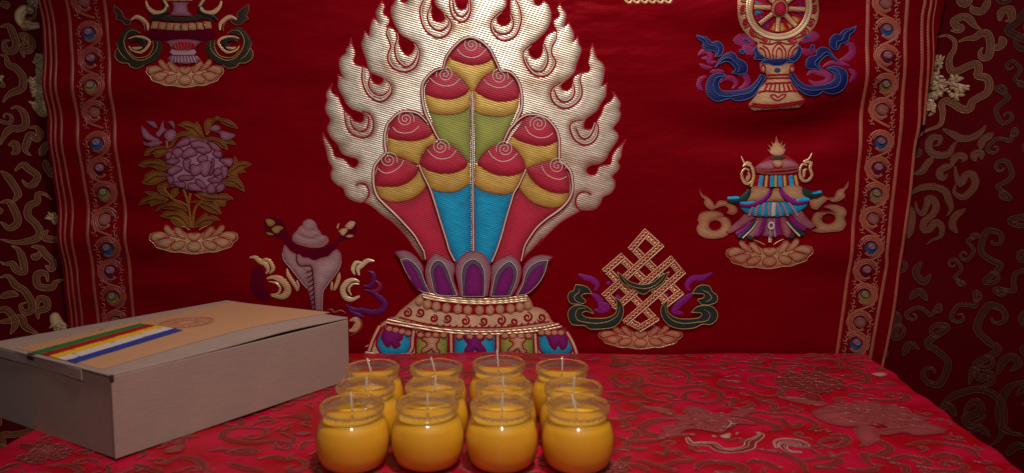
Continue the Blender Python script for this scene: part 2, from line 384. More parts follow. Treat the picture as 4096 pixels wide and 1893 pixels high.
# ================================================================== JEWELS
CAPS = [("A:1435,545 1470,470 1540,405 1640,375 1740,400 1810,470 1842,550! 1760,600 1650,617 1540,597", "top"),
 ("A:1195,890! 1200,830 1240,760 1300,700 1390,667 1470,690 1550,760 1617,852! 1560,905 1450,942 1330,937 1250,915",),
 ("C:2,865! 40,790 100,720 200,682 290,690 370,760 410,840 417,932! 330,957 220,962 110,930 40,892",),
 ("A:870,1191! 920,1110 1010,1072 1110,1092 1190,1160 B:1240,20 1267,75! 1200,120 1080,147 950,137 845,102",),
 ("D:355,100! C:430,1190 480,1125 570,1095 660,1130 735,1191 D:755,50 777,150! 700,187 600,190 480,165 400,130",),
 ("B:725,570! 725,490 750,400 800,320 860,290 960,310 1060,350 1132,400! 1120,450 1060,520 960,570 860,580 780,577",),
 ("B:1145,360! 1170,290 1230,210 1330,163 1430,180 1520,250 1607,352! 1560,412 1450,452 1330,452 1220,420",),
 ("D:22,357! 70,280 150,210 240,180 330,190 400,240 460,330 482,412! 430,452 330,477 220,467 110,425",),
 ("D:490,415! 570,380 680,345 770,340 830,370 870,440 895,530 897,632! 800,642 690,617 590,560 520,480",)]
YELS = ["A:1425,540! 1540,600 1650,620 1760,602 1842,552! C:205,650 150,690 60,765 5,850! A:1640,885! 1610,835 1540,755 1450,682 1390,640!",
 "A:1190,885! 1250,915 1330,937 1450,942 1560,905 1630,850! 1625,1010! 1540,1072 1420,1092 1300,1085 1232,1060! 1205,980",
 "C:-10,850! 40,892 110,930 220,962 330,957 417,930! 415,1000 385,1070! 300,1102 180,1108 60,1087 -5,1050!",
 "B:840,100! 950,137 1080,147 1200,120 1267,72! 1292,110 1300,165! 1210,215 1160,295 1142,382! 1060,345 960,305 850,275! 835,200",
 "D:352,100! 400,130 480,165 600,190 700,187 777,150! 782,260 785,345! 680,345 570,382 490,412! 440,305 380,230 305,180!",
 "B:725,568! 780,577 860,580 960,570 1060,520 1120,450 1135,395! 1180,480 1210,572! 1150,645 1060,702 950,728 850,722 775,690! 740,620",
 "B:1145,365! 1220,420 1330,452 1450,452 1560,412 1622,352! 1622,552! 1510,622 1400,637 1300,622 1240,592!",
 "D:0,360! 110,425 220,467 330,477 430,452 482,410! 455,450 410,560 372,628! 280,657 150,642 60,612 -5,562!",
 "D:485,415! 520,480 590,560 690,617 800,642 897,630! 880,690 845,742! 780,778 680,778 570,742 490,682 418,592! 430,520"]
CONES = [None,
 ("A:1225,1060! 1300,1085 1420,1092 1540,1072 1628,1008! B:1625,360! 1607,352! 1520,250 1430,180 1335,160! 1290,60 A:1255,1130", 'g'),
 ("C:-8,1050! 60,1087 180,1108 300,1102 390,1068! 350,1160 D:300,60 250,175! 150,210 70,280 15,352! 0,355!", 'g'),
 None, None,
 ("B:760,690! 850,722 950,728 1060,702 1150,645 1212,572! 1265,660 1300,780 1350,930 1400,1090 1430,1191! E:955,30 1000,225! 850,300 725,220! B:1150,1150 1080,1040 1000,950 900,850 810,770", 'r'),
 ("B:1242,598! 1300,622 1400,637 1510,622 1630,548! 1632,1191! E:1170,300! 1010,230! B:1400,1090 1340,900 1300,760", 'b'),
 ("D:-8,560! 60,612 150,642 280,657 372,628! 340,720 290,880 250,1040 200,1191 E:1345,240! 1170,300! D:-8,1191!", 'b'),
 ("D:418,592! 490,682 570,742 680,778 780,778 850,738! 800,790 700,860 600,950 520,1050 450,1180 E:1630,230! 1500,300 1350,240! D:200,1191 250,1040 290,880 340,720", 'r')]
SPIR = [(1637,430,'A',1.0), (1385,710,'A',1.0), (235,730,'C',1.0), (1010,1135,'A',1.0), (605,1180,'C',1.0), (850,330,'B',1.0), (1345,205,'B',1.0), (285,225,'D',1.0), (780,385,'D',1.0)]
ARCS = ["A:1500,470 1540,520 1620,552 1700,540 1760,490 1785,460", "A:1240,745 1300,795 1390,822 1470,805 1530,750", "C:85,760 130,805 220,838 300,820 365,765",
 "B:890,20 930,60 1000,77 1080,62 1140,10", "D:475,10 520,80 610,120 690,110 740,75", "B:750,410 790,445 840,455 910,430 970,380 992,330", "B:1222,235 1270,290 1350,320 1440,300 1495,235",
 "D:130,240 170,300 250,342 340,325 405,265", "D:632,385 670,455 740,500 810,512 870,485"]
MC = dict(g=M_GRN, b=M_BLU, r=M_CAP)
order = [0, 1, 2, 3, 4, 5, 8, 6, 7]
for i in order:
    j = MB(); zz = .0022+.0004*order.index(i)
    if CONES[i]: fill(j, S, [CONES[i][0]], MC[CONES[i][1]], z=zz-.0008, puff=.0012, pw=.0045, grid=.0026)
    fill(j, S, [YELS[i]], M_YEL, z=zz-.0002, puff=.0018, pw=.004, grid=.0024)
    fill(j, S, [CAPS[i][0]], M_CAP, z=zz+.0006, puff=.0030, pw=.005, grid=.0024)
    stroke(j, S, CAPS[i][0], M_CRIM, w=.0008, z=zz+.0005, h=.0004, closed=True)
    x, y, c, s_ = SPIR[i]
    tw = 2.3
    stroke(j, S, spiral(x, y, 6, 84, tw, c, a0=-PI*.5, sq=.95, dr=(-1 if i in (1, 4, 7) else 1)), M_CORD, w=.0009, z=zz+.0017, h=.0005)
    stroke(j, S, ARCS[i], M_CORD, w=.0010, z=zz+.0018, h=.0005)
    tag(j.link('jewel', emblem), {0: 'topmost jewel of the flaming cluster'}.get(i))
# cords around the cluster
cd = MB()
for t in ["A:1372,650 1395,560 1450,475 1530,395 1600,362 C:-20,362 65,400 140,470 185,555 212,615 240,680",
 "A:1378,655 1300,672 1225,730 1175,805 1168,900 1180,1000 1205,1090 1250,1180 B:1300,90 1345,160",
 "C:235,680 330,690 400,760 435,850 447,950 440,1040 410,1110 375,1180 D:330,40 290,120 265,180",
 "A:1215,1165 1130,1085 1020,1062 940,1085 870,1150 B:838,0 815,90 815,180 822,265 770,320 715,400 705,500 712,590 745,680 820,760 915,850 1010,950 1090,1040 1145,1130 1180,1191 E:705,110 722,200",
 "C:375,1180 430,1130 500,1095 590,1095 680,1130 740,1191 D:778,60 800,150 800,250 805,335 860,380 905,440 925,530 925,620 895,700 850,760 780,820 680,890 590,970 530,1050 480,1130 460,1191 E:1650,130 1630,215"]:
    P_, c_ = parse(t); q = spline(S.uv(P_), c_, False, .0016)
    stroke(cd, S, None, M_CRIM, w=.0044, z=.0044, h=.0006, raw=q)
    stroke(cd, S, None, M_CORD, w=.0024, z=.0050, h=.0024, raw=q, taper=(.6, .6))
for t in ["A:1645,872 B:1645,0 1650,600 1655,1191 E:1172,118", "B:1140,375 1180,470 1240,590 1285,720 1340,900 1400,1090 1430,1191 E:1003,215", "D:485,415 420,560 372,640 340,740 295,890 255,1040 205,1191 E:1352,220"]:
    stroke(cd, S, t, M_CRIM, w=.0030, z=.0066, h=.0005)
    stroke(cd, S, t, M_CORD, w=.0017, z=.0070, h=.0010)
cd.link('cord_outline', emblem)

# ================================================================== LOTUS CUP + PEDESTAL
PET = [("E:428,132! 520,118 600,150 660,210 700,280 702,360 735,440 790,522! 660,502 600,440 540,340 490,220", "E:505,225! 560,225 620,285 662,370 702,440 735,505! 660,492 600,430 550,340", "E:488,205! 560,200 640,262 690,345 720,430 770,518! 690,505 620,440 540,320"),
 ("E:1932,175! 1830,158 1740,180 1670,240 1645,310 1640,400 1600,480 1565,547! 1690,522 1780,450 1840,350 1870,250", "E:1850,235! 1775,268 1712,330 1672,420 1612,532! 1690,512 1770,440 1825,350", "E:1885,205! 1790,220 1710,275 1668,350 1640,450 1590,540! 1690,520 1790,430 1850,330"),
 ("E:725,280 760,190 820,138! 900,180 995,240! 1002,300 990,380 1020,480 1052,545! 850,535 775,515! 740,430 720,340", "E:800,320 818,275 850,250 890,280 920,360 960,450 992,542! 850,527 820,440", "E:768,310 800,230 850,208 900,240 942,320 975,420 1025,543! 830,528 788,420"),
 ("E:1348,270! 1400,210 1525,150! 1590,200 1632,280 1622,380 1590,470 1540,547! 1325,547! 1345,430", "E:1420,370 1470,290 1520,260 1552,300 1555,380 1520,470 1490,542! 1370,547!", "E:1388,350 1450,260 1520,218 1572,260 1592,330 1572,430 1522,543! 1345,547!"),
 ("E:1008,310 1030,220 1090,150 1180,120 1270,150 1322,220 1347,310 1332,430 1312,548! 1050,548! 1030,430", "E:1105,350 1130,270 1180,235 1230,270 1262,350 1267,450 1262,548! 1093,548! 1095,450", "E:1068,330 1090,250 1140,207 1190,198 1240,230 1277,300 1287,420 1280,548! 1075,548! 1070,440")]
for i, (o_, in_, mid_) in enumerate(PET):
    p = MB(); zz = .0042+.0004*i
    fill(p, S, [o_], M_LIL, z=zz, puff=.0014, pw=.0035, grid=.0024)
    stroke(p, S, o_, M_CRIM, w=.0009, z=zz, h=.0004, closed=True)
    fill(p, S, [mid_], M_SLA, z=zz+.0012, puff=.0004, pw=.002, grid=.003)
    fill(p, S, [in_], M_PUR, z=zz+.0015, puff=.0008, pw=.003, grid=.0024)
    stroke(p, S, mid_, M_CORD, w=.0007, z=zz+.0014, h=.0004, closed=True)
    p.link('lotus_petal', emblem)
ped = MB()
base = "E:640,560! 700,505! 850,548 1100,575 1400,578 1690,545! 1730,600 1745,650! 1830,670 1890,720 1930,790 2010,830! 2060,880 2120,960 2170,1080 2200,1180! 100,1180! 140,1110 190,1040 240,950 290,820! 370,760! 430,745 470,700 540,640"
fill(ped, S, [base], M_BRIG, z=.0030, puff=.0010, pw=.003, grid=.003)
stroke(ped, S, base, M_CRIM, w=.0012, z=.0030, h=.0004, closed=True)
fill(ped, S, ["E:655,585! 700,560 850,600 1150,628 1450,622 1690,590! 1725,650! 1620,690 1430,715 1235,728 1030,715 825,690 740,665!"], M_CRIM, z=.0040, puff=.0003, grid=.004)
for a_ in ["E:700,512 850,548 1100,575 1400,575 1690,548", "E:690,535 850,570 1100,598 1400,600 1680,572", "E:700,560 850,592 1150,620 1450,614 1680,592"]:
    stroke(ped, S, a_, M_CRIM, w=.0036, z=.0044, h=.0004); stroke(ped, S, a_, M_BRIG, w=.0023, z=.0048, h=.0010)
for x, y in [(665,595),(740,628),(825,648),(920,662),(1030,672),(1125,682),(1235,684),(1335,682),(1430,674),(1530,667),(1620,652),(1695,632)]:
    fill(ped, S, [ell(x, y, 41, 44, 14, 'E')], M_BRIG, z=.0048, puff=.0016, pw=.003, grid=.0024)
for k, (x, y, r) in enumerate([(550,708,44),(672,705,44),(800,762,38),(930,762,42),(1100,785,42),(1272,788,42),(1440,778,46),(1560,795,38),(1690,748,48),(1822,752,44)]):
    stroke(ped, S, spiral(x, y, 8, r, 1.35, 'E', a0=PI*.2, dr=(1 if k % 2 else -1)), M_CRIM, w=.0026, z=.0041, h=.0005, taper=(.6, .3))
stroke(ped, S, "E:470,750 600,785 760,820 950,842 1200,850 1450,845 1650,825 1900,790", M_CRIM, w=.0016, z=.0041, h=.0004)
for k in range(22):
    x = 520+62*k; y = 800+42*math.sin(PI*k/21)
    stroke(ped, S, 'E:%.0f,%.0f %.0f,%.0f' % (x-14, y+4, x+12, y-14), M_CRIM, w=.0015, z=.0041, h=.0004)
for a_ in ["E:362,775 600,822 900,868 1200,888 1500,880 1800,852 1990,812", "E:350,802 600,848 900,892 1200,912 1550,902 1850,870 2015,836"]:
    stroke(ped, S, a_, M_CRIM, w=.0044, z=.0044, h=.0004); stroke(ped, S, a_, M_BRIG, w=.0023, z=.0049, h=.0010)
PAN = [("E:345,835! 590,885! 575,1060 520,1110! 330,1110 285,1060 265,1000 300,900", M_BLU), ("E:640,905! 930,912! 925,1120! 640,1120!", M_GRN),
 ("E:1000,915! 1380,915! 1378,1130! 1000,1130!", M_BLU), ("E:1438,915! 1740,900! 1745,1120! 1440,1125!", M_GRN), ("E:1790,890! 2040,860! 2095,960 2110,1040 2080,1090 1990,1115 1880,1100 1815,1050", M_BLU)]
for t, m in PAN:
    stroke(ped, S, t, M_CRIM, w=.0050, z=.0038, h=.0004, closed=True)
    fill(ped, S, [t], m, z=.0042, puff=.0008, pw=.003, grid=.0026)
for t, m in [("E:345,850! 420,860 490,880 500,950 460,980 480,1010 430,1040 400,1000 370,1030 330,990 310,930", M_PUR),
 ("E:1070,910! 1260,915! 1280,950 1240,990 1290,1060 1280,1110 1240,1090 1210,1060 1180,1050 1150,1110 1110,1110 1100,1060 1130,1010 1100,960", M_PUR),
 ("E:1860,890! 2020,870 2060,950 2060,1010 2020,1050 1980,1000 1950,1050 1910,1010 1890,960", M_PUR),
 ("E:690,960 760,930 850,955 825,1000 830,1050 855,1080 820,1095 780,1050 745,1070 700,1090 690,1060 740,1020 730,980", M_BRIG),
 ("E:1520,960 1590,930 1670,955 1640,1000 1650,1050 1680,1070 1640,1095 1600,1045 1560,1070 1520,1085 1510,1060 1560,1010 1550,980", M_BRIG)]:
    stroke(ped, S, t, M_CRIM, w=.0030, z=.0049, h=.0004, closed=True)
    fill(ped, S, [t], m, z=.0053, puff=.0010, pw=.002, grid=.0022)
for x0, x1, y0 in [(350,590,885),(640,930,905),(1000,1380,918),(1438,1740,910),(1790,2040,880)]:
    for k in range(4):
        x = x0+(x1-x0)*(k+.5)/4
        fill(ped, S, [ell(x, y0+(12 if x0 != 350 else (k-2)*14), 32, 26, 10, 'E')], M_BRIG, z=.0058, puff=.0012, pw=.002, grid=.002)
        stroke(ped, S, ell(x, y0+(12 if x0 != 350 else (k-2)*14), 32, 26, 10, 'E'), M_CRIM, w=.0009, z=.0057, h=.0004, closed=True)
for a_ in ["E:612,880 600,960 596,1040 570,1090", "E:965,905 968,1120", "E:1408,915 1410,1120", "E:1762,905 1775,1120", "E:290,830 225,960 185,1080", "E:2060,885 2120,990 2160,1100"]:
    stroke(ped, S, a_, M_CRIM, w=.0060, z=.0046, h=.0004); stroke(ped, S, a_, M_BRIG, w=.0030, z=.0050, h=.0010)
stroke(ped, S, "E:150,1090 330,1112 600,1102", M_BRIG, w=.0035, z=.005, h=.001)
ped.link('pedestal', emblem)

# ================================================================== generic lotus seat
HALF = [("(0)", [(.2,.62),(.32,.57),(.46,.64),(.54,.78),(.47,.9),(.33,.88),(.23,.78)]), ("", [(.43,.55),(.62,.48),(.8,.55),(.84,.66),(.72,.79),(.6,.8),(.52,.68)]),
 ("", [(.56,.42),(.74,.26),(.9,.28),(.98,.4),(.94,.56),(.8,.52),(.68,.46)]), ("", [(.2,.52),(.24,.33),(.37,.12),(.46,.14),(.43,.3),(.31,.48)]), ("", [(.37,.46),(.47,.28),(.62,.06),(.71,.09),(.69,.22),(.56,.38)])]
CEN = [[(-.17,.77),(-.1,.63),(0,.6),(.1,.63),(.17,.77),(.13,.9),(0,.96),(-.13,.9)], [(-.17,.36),(-.08,.29),(0,.35),(.08,.29),(.18,.36),(.12,.5),(0,.59),(-.12,.5)]]
def lotus(mb, S, cx, cy0, hw, hh, m, tilt=0.0, zz=.0006):
    """lotus seat: petals of gold thread with crimson gaps; cx, cy0 source pixels of the top centre"""
    def tr(L, mx=1): return np.array([(cx+mx*x*hw, cy0+y*hh+mx*x*hw*tilt) for x, y in L])
    sil = [(-.98,.3),(-1.0,.48),(-.90,.62),(-.82,.78),(-.64,.88),(-.48,.96),(-.30,.95),(-.16,1.0),(0,1.02),(.16,1.0),(.30,.95),(.48,.96),(.64,.88),(.82,.78),(.90,.62),(1.0,.48),(.98,.3),(.78,.24),(.66,.34),(.72,.08),(.62,.03),(.5,.2),(.46,.1),(.36,.09),(.2,.3),(0,.3),(-.2,.3),(-.36,.09),(-.46,.1),(-.5,.2),(-.62,.03),(-.72,.08),(-.66,.34),(-.78,.24)]
    fill(mb, S, [tr(sil)], m, z=zz-.0003, puff=.0003, pw=.002, grid=.003)
    for L in CEN:
        fill(mb, S, [tr(L)], m, z=zz+.0002, puff=.0012, pw=.0022, grid=.0022); stroke(mb, S, None, M_CRIM, w=.0008, z=zz+.0002, h=.0003, raw=S.uv(tr(L)), closed=True)
    for _, L in HALF:
        for mx in (1, -1): fill(mb, S, [tr(L, mx)], m, z=zz, puff=.0011, pw=.0022, grid=.0022); stroke(mb, S, None, M_CRIM, w=.0008, z=zz, h=.0003, raw=S.uv(tr(L, mx)), closed=True)
    low = [(-1.0,.3),(-1.03,.5),(-.92,.66),(-.86,.8),(-.66,.9),(-.5,.98),(-.32,.98),(-.18,1.02),(0,1.05),(.18,1.02),(.32,.98),(.5,.98),(.66,.9),(.86,.8),(.92,.66),(1.03,.5),(1.0,.3)]
    stroke(mb, S, None, m, w=.0015, z=zz, h=.0005, raw=S.uv(tr(low)), taper=(.3, .3))
    for mx in (1, -1):
        stroke(mb, S, None, m, w=.0011, z=zz, h=.0004, raw=S.uv(tr([(.1,.2),(.22,.1),(.36,.02)], mx)), taper=(.3, .3))

# ================================================================== CONCH
con = MB()
fill(con, S, ["H:410,260! 470,300 560,318 660,305 760,250 800,190 860,120 900,80 925,100 915,200 860,235 790,250 760,310 700,370 600,395 500,370 420,330 370,280 330,240 260,210 200,180 190,80 260,60 330,90 370,150 390,200"], M_DIM, z=.0003, puff=.0006, grid=.004)
fill(con, S, ["H:90,480 150,440 200,520 190,600 240,680 180,720 90,640"], M_DIM, z=.0003, puff=.0004, grid=.004)
fill(con, S, ["H:415,215! 425,190 450,165! 470,135 495,120! 505,90 550,70 590,90 612,125! 615,140 645,180! 650,195 685,205! 705,230 700,260 650,297 560,300 460,275 420,245"], M_CON, z=.0012, puff=.0016, pw=.003, grid=.0024,
     grooves=["H:495,125 520,152 560,160 612,138", "H:460,172 500,205 560,220 610,208 645,190", "H:420,225 460,255 540,280 620,275 665,250 690,215"])
fill(con, S, ["H:350,278! 370,290 400,325 450,352 470,350 500,375 540,380 590,400 640,382 700,365 740,325 770,312! 800,345 805,400 790,460 745,530 690,600 660,650 655,720 652,800! 575,800! 565,740 550,680 530,620 470,550 400,460 350,400 338,340"], M_CON, z=.0010, puff=.0018, pw=.004, grid=.0026,
     grooves=["H:450,352 455,410 490,440 560,440 575,470 585,560 590,650 600,800", "H:520,500 560,485 585,480", "H:520,550 560,555 588,545", "H:540,600 570,600 590,590", "H:550,650 580,650 592,640", "H:560,700 595,690", "H:565,745 600,735"])
for t in ["H:338,340 350,400 400,460 470,550 530,620", "H:805,400 790,460 745,530 690,600 660,650 655,720 652,800"]:
    stroke(con, S, t, M_LIL, w=.0013, z=.0016, h=.0006)
stroke(con, S, "H:450,352 455,410 490,440 560,440 575,470 585,560 590,650 600,800", M_WINE, w=.0012, z=.0022, h=.0003)
for k in range(9):
    y = 470+k*38
    stroke(con, S, "H:%d,%d %d,%d %d,%d" % (530+k*4, y+22, 560+k*3, y+12, 580+k*2, y-8), M_WINE, w=.0010, z=.0026, h=.0003)
for t in ["H:200,75! 240,72 280,100 250,130 220,120", "H:250,150! 290,125 345,140 320,165 300,185 270,180", "H:205,178! 240,180 270,195 230,200"]:
    fill(con, S, [t], M_GLIN, z=.0012, puff=.0010, pw=.002, grid=.002)
for t in ["H:830,130! 870,90 915,95 905,130 870,155", "H:780,165! 820,145 855,150 845,180 815,205", "H:835,210! 870,195 905,205 870,220", "H:765,140 780,105 790,110 780,150"]:
    fill(con, S, [t], M_BRIG, z=.0012, puff=.0010, pw=.002, grid=.002)
scr = [("H:75,378 120,378 160,410 205,435 222,480 205,505", M_GOLD, .006), ("H:165,400 215,395 250,430 262,470 235,505", M_GOLD, .005), ("H:215,545 270,535 330,560 372,610 375,655 330,690 250,680", M_GOLD, .0085), ("H:225,570 280,580 318,620 300,665 240,672", M_GOLD, .003),
 ("H:372,465 385,520 430,590 455,645", M_GOLD, .005), ("H:450,560 462,600 460,640", M_GOLD, .003), ("H:790,500 775,570 745,640", M_GOLD, .005), ("H:730,570 725,640", M_GOLD, .003),
 ("H:1065,408 1010,405 965,440 935,470 945,520", M_BRIG, .006), ("H:965,420 920,420 895,470 910,515", M_BRIG, .005), ("H:948,572 900,555 850,575 815,630 835,690 885,712 950,685", M_BRIG, .007), ("H:945,590 895,590 862,630 885,680", M_BRIG, .003),
 ("H:1015,490 1055,510 1060,570 1020,610 980,600", M_PURD, .006), ("H:985,640 1040,650 1110,700 1150,750 1120,800 1050,815 980,800 900,790 835,755", M_PURD, .0075), ("H:1070,560 1110,600 1090,640 1030,650", M_MAGE, .005), ("H:860,790 920,830 980,850", M_PURD, .006),
 ("H:690,800 720,790 750,815 800,800 840,825", M_DLIN, .003), ("H:870,880 915,870 935,900 905,950 865,960", M_GOLD, .008), ("H:880,860 950,875 965,920 930,970 870,1000", M_DLIN, .0025), ("H:990,1090 1050,1075 1100,1130", M_GOLD, .003)]
for t, m, w in scr: stroke(con, S, t, m, w=w, z=.0006, h=.0012, taper=(.25, .35))
tag(con.link('conch_emblem', banner), 'dusky pink conch shell woven in silk')

# ================================================================== ENDLESS KNOT
kn = MB()
def I(x, y): return 'I:%d,%d' % (x, y)
lines = [(1, "I:805,112! 925,222!"), (1, "I:700,232! 1095,625!"), (1, "I:600,318! 1000,700!"), (1, "I:480,420! 885,840!"), (1, "I:475,630! 570,730!"), (1, "I:655,850! 770,912!"), (1, "I:1020,340! 1110,450!"),
 (2, "I:805,112! 700,232!"), (2, "I:925,222! 475,630!"), (2, "I:1020,340! 565,740!"), (2, "I:1110,450! 655,850!"), (2, "I:1095,625! 985,710!"), (2, "I:885,840! 770,912!"), (2, "I:600,318! 480,420!")]
for lev in (1, 2):
    for l, t in lines:
        if l != lev: continue
        z0 = .0004+.0007*lev
        P_, c_ = parse(t); q = S.uv(P_); d = (q[1]-q[0])/np.linalg.norm(q[1]-q[0]); q = np.array([q[0]-d*.004, q[1]+d*.004]); L = np.linalg.norm(q[1]-q[0])
        stroke(kn, S, None, M_CRIM, w=.0100, z=z0, h=.0003, raw=q, corner=[True, True])
        nn = np.array([-d[1], d[0]])
        for s_, w_ in ((1, .0017), (-1, .0017)): stroke(kn, S, None, M_BRIG if s_ > 0 else M_GOLD, w=w_, z=z0+.0003, h=.0008, raw=q+nn*s_*.0036, corner=[True, True])
        k = np.arange(0, 1, .0010/L); pts = q[0]+np.outer(k*L, d)+np.outer(np.sin(k*L/.0052*2*PI)*.0013, nn)
        stroke(kn, S, None, M_GOLD, w=.0013, z=z0+.0003, h=.0007, raw=pts)
        k2 = np.arange(.0026/L, 1, .0026/L)
        for a_ in k2: stroke(kn, S, None, M_GOLD, w=.0011, z=z0+.0003, h=.0006, raw=np.array([q[0]+d*a_*L-nn*.0022, q[0]+d*(a_*L+.001)+nn*.0004]))
for t, w in [("I:240,460 300,490 350,500 400,550 380,600", .008), ("I:340,630 390,650 430,700 430,770 370,760", .008), ("I:430,700 490,740 440,790", .007), ("I:1380,450 1300,490 1210,500 1165,560 1190,600", .008), ("I:1230,620 1160,660 1090,720 1060,780 1130,790", .009), ("I:490,520 500,550", .006), ("I:680,570 720,590", .006), ("I:880,590 850,600", .005), ("I:1000,630 960,680", .006), ("I:560,640 600,680", .006)]:
    stroke(kn, S, t, M_PUR, w=w, z=.0006, h=.0010, taper=(.3, .3)); 
CL = [("I:215,545! 270,550 320,570 355,620! 300,620 262,640 300,680 290,700 230,710 170,700 150,650 165,610 200,595!", "I:245,575 240,610 205,640 215,680 260,695"),
 ("I:370,790! 330,745 270,720 200,725 155,770 155,830 185,880 250,890 290,890 340,920 430,920 530,905 590,860 620,780 605,700 550,650! 565,720 550,790 480,825 380,830 300,820 270,790 300,770", "I:300,745 240,745 215,790 230,840 290,860 400,870 500,850 570,800 590,730"),
 ("I:1205,620! 1240,570 1290,550 1350,560 1375,605 1415,640 1410,690 1350,715 1280,710 1250,670! 1300,655 1300,625", "I:1290,590 1345,620 1365,660 1320,690"),
 ("I:1195,780! 1240,735 1300,722 1370,730 1415,780 1410,840 1360,880 1290,880 1220,910 1110,918 1010,890 950,820 940,740 1000,670! 990,740 1010,790 1080,830 1180,835 1260,825 1285,790 1250,780", "I:1300,750 1350,790 1330,845 1250,860 1120,870 1030,840 980,780 970,710"),
 ("I:568,435! 620,475 680,520 780,545 870,525 940,470 1010,435! 960,520 900,570 850,590 800,625 750,610 700,575 630,545 590,500", "I:600,470 660,540 740,570 820,575 900,540 970,465")]
for o_, l_ in CL:
    fill(kn, S, [o_], M_TEAL, z=.0030, puff=.0014, pw=.003, grid=.0024)
    stroke(kn, S, o_, M_GLIN, w=.0011, z=.0030, h=.0008, closed=True); stroke(kn, S, l_, M_GLIN, w=.0012, z=.0042, h=.0005, taper=(.4, .4))
lotus(kn, S, 2200+768/2.1263, 880+885/2.1263, 345/2.1263, 200/2.1263, M_GOLD)
tag(kn.link('endless_knot_emblem', banner), 'gold endless knot woven above a lotus seat')
# ================================================================== PEONY
pe = MB()
LEAF = ["G:350,350! 370,310 410,285 460,275 520,290 550,305! 520,330 480,355 440,365 420,330 380,350", "G:300,425! 350,390 420,385 460,382 510,410 530,440! 500,465 440,450 390,430 350,440",
 "G:350,500! 400,470 460,470 515,495 540,520! 480,545 430,570 370,575 325,560! 345,530", "G:600,120! 640,95 680,90 720,110 745,90! 770,130 795,190 800,225! 760,225 700,205 640,200 600,215 560,280 540,290! 570,230 610,175 680,160 640,130",
 "G:810,155! 805,100 830,70 870,70 905,45! 920,65 980,75 1030,105 1062,145! 1000,130 940,100 900,85 860,110 845,150 825,180", "G:800,225 850,210 910,220 960,250 985,308! 940,290 900,255 850,245",
 "G:950,225 1010,235 1045,268! 1000,262 960,250", "G:985,500! 1000,450 1040,415 1100,395 1165,420! 1130,440 1100,460 1120,480! 1060,490 1060,520 1010,515", "G:950,540! 1000,520 1060,530 1095,570 1112,628! 1070,605 1030,590 980,580", "G:1030,400 1035,355! 1055,390 1050,420",
 "G:290,735! 320,690 380,660 340,630! 400,630 460,655 520,690! 500,715 440,725 390,745! 370,715 330,725", "G:440,600! 480,590 500,595! 520,640 530,670! 480,650 450,625", "G:560,685! 545,640 560,610 600,600! 600,640 580,670",
 "G:425,780! 450,745 500,730 540,710! 600,715 650,750 670,780! 600,765 540,765 480,760", "G:460,820! 500,785 570,780 610,765! 660,800 690,850 705,905! 640,880 590,840 530,835", "G:700,705! 760,700 850,715 905,740 935,800! 880,795 800,760 760,725",
 "G:730,650! 800,625 840,635 900,650 960,645 1025,685! 970,700 960,740! 910,735 860,700 790,690", "G:735,905! 740,860 780,820 815,795 825,820! 870,815 920,845! 870,855 850,880 800,890", "G:540,830 600,850 650,880 670,905! 600,895 560,870", "G:440,585 500,560 560,555 540,590 480,600"]
for t in LEAF: fill(pe, S, [t], M_OLIV, z=.0006, puff=.0010, pw=.0022, grid=.0024); stroke(pe, S, t, M_OLIV, w=.0007, z=.0010, h=.0006, closed=True)
for t in ["G:700,905 690,800 680,740 695,640", "G:680,745 620,710 560,690 500,620 490,590", "G:715,905 720,800 745,735 790,700", "G:640,610 665,680 680,740", "G:525,290 520,250 530,200", "G:820,190 840,160", "G:705,900 640,860 560,830"]:
    stroke(pe, S, t, M_OLIV, w=.0030, z=.0008, h=.0008)
for t in ["G:380,340 450,300 530,298", "G:340,425 430,415 520,440", "G:350,560 430,510 530,510", "G:640,120 720,140 790,215", "G:850,90 930,85 1040,130", "G:830,225 910,245 970,295", "G:1010,480 1070,430 1140,420", "G:970,540 1040,555 1100,610", "G:310,725 400,690 500,695", "G:450,765 540,740 650,770", "G:490,820 600,815 690,890", "G:740,715 830,735 920,790", "G:770,655 870,680 1000,682", "G:750,890 800,850 900,842"]:
    stroke(pe, S, t, M_WINE, w=.0009, z=.0016, h=.0004, taper=(.2, .4))
MA = []
fill(pe, S, ["G:505,350 530,310 570,290 600,250 640,215 700,205 760,225 830,235 880,250 925,290 940,340 935,370 1000,365 1025,380 1020,425 985,440 985,480 975,520 940,540 965,570 955,620 900,635 840,640 780,630 730,620 690,620 640,600 590,590 550,590 540,560 510,520 520,480 530,440 520,410 505,380"], M_MAUV, z=.0012, puff=.0006, grid=.003)
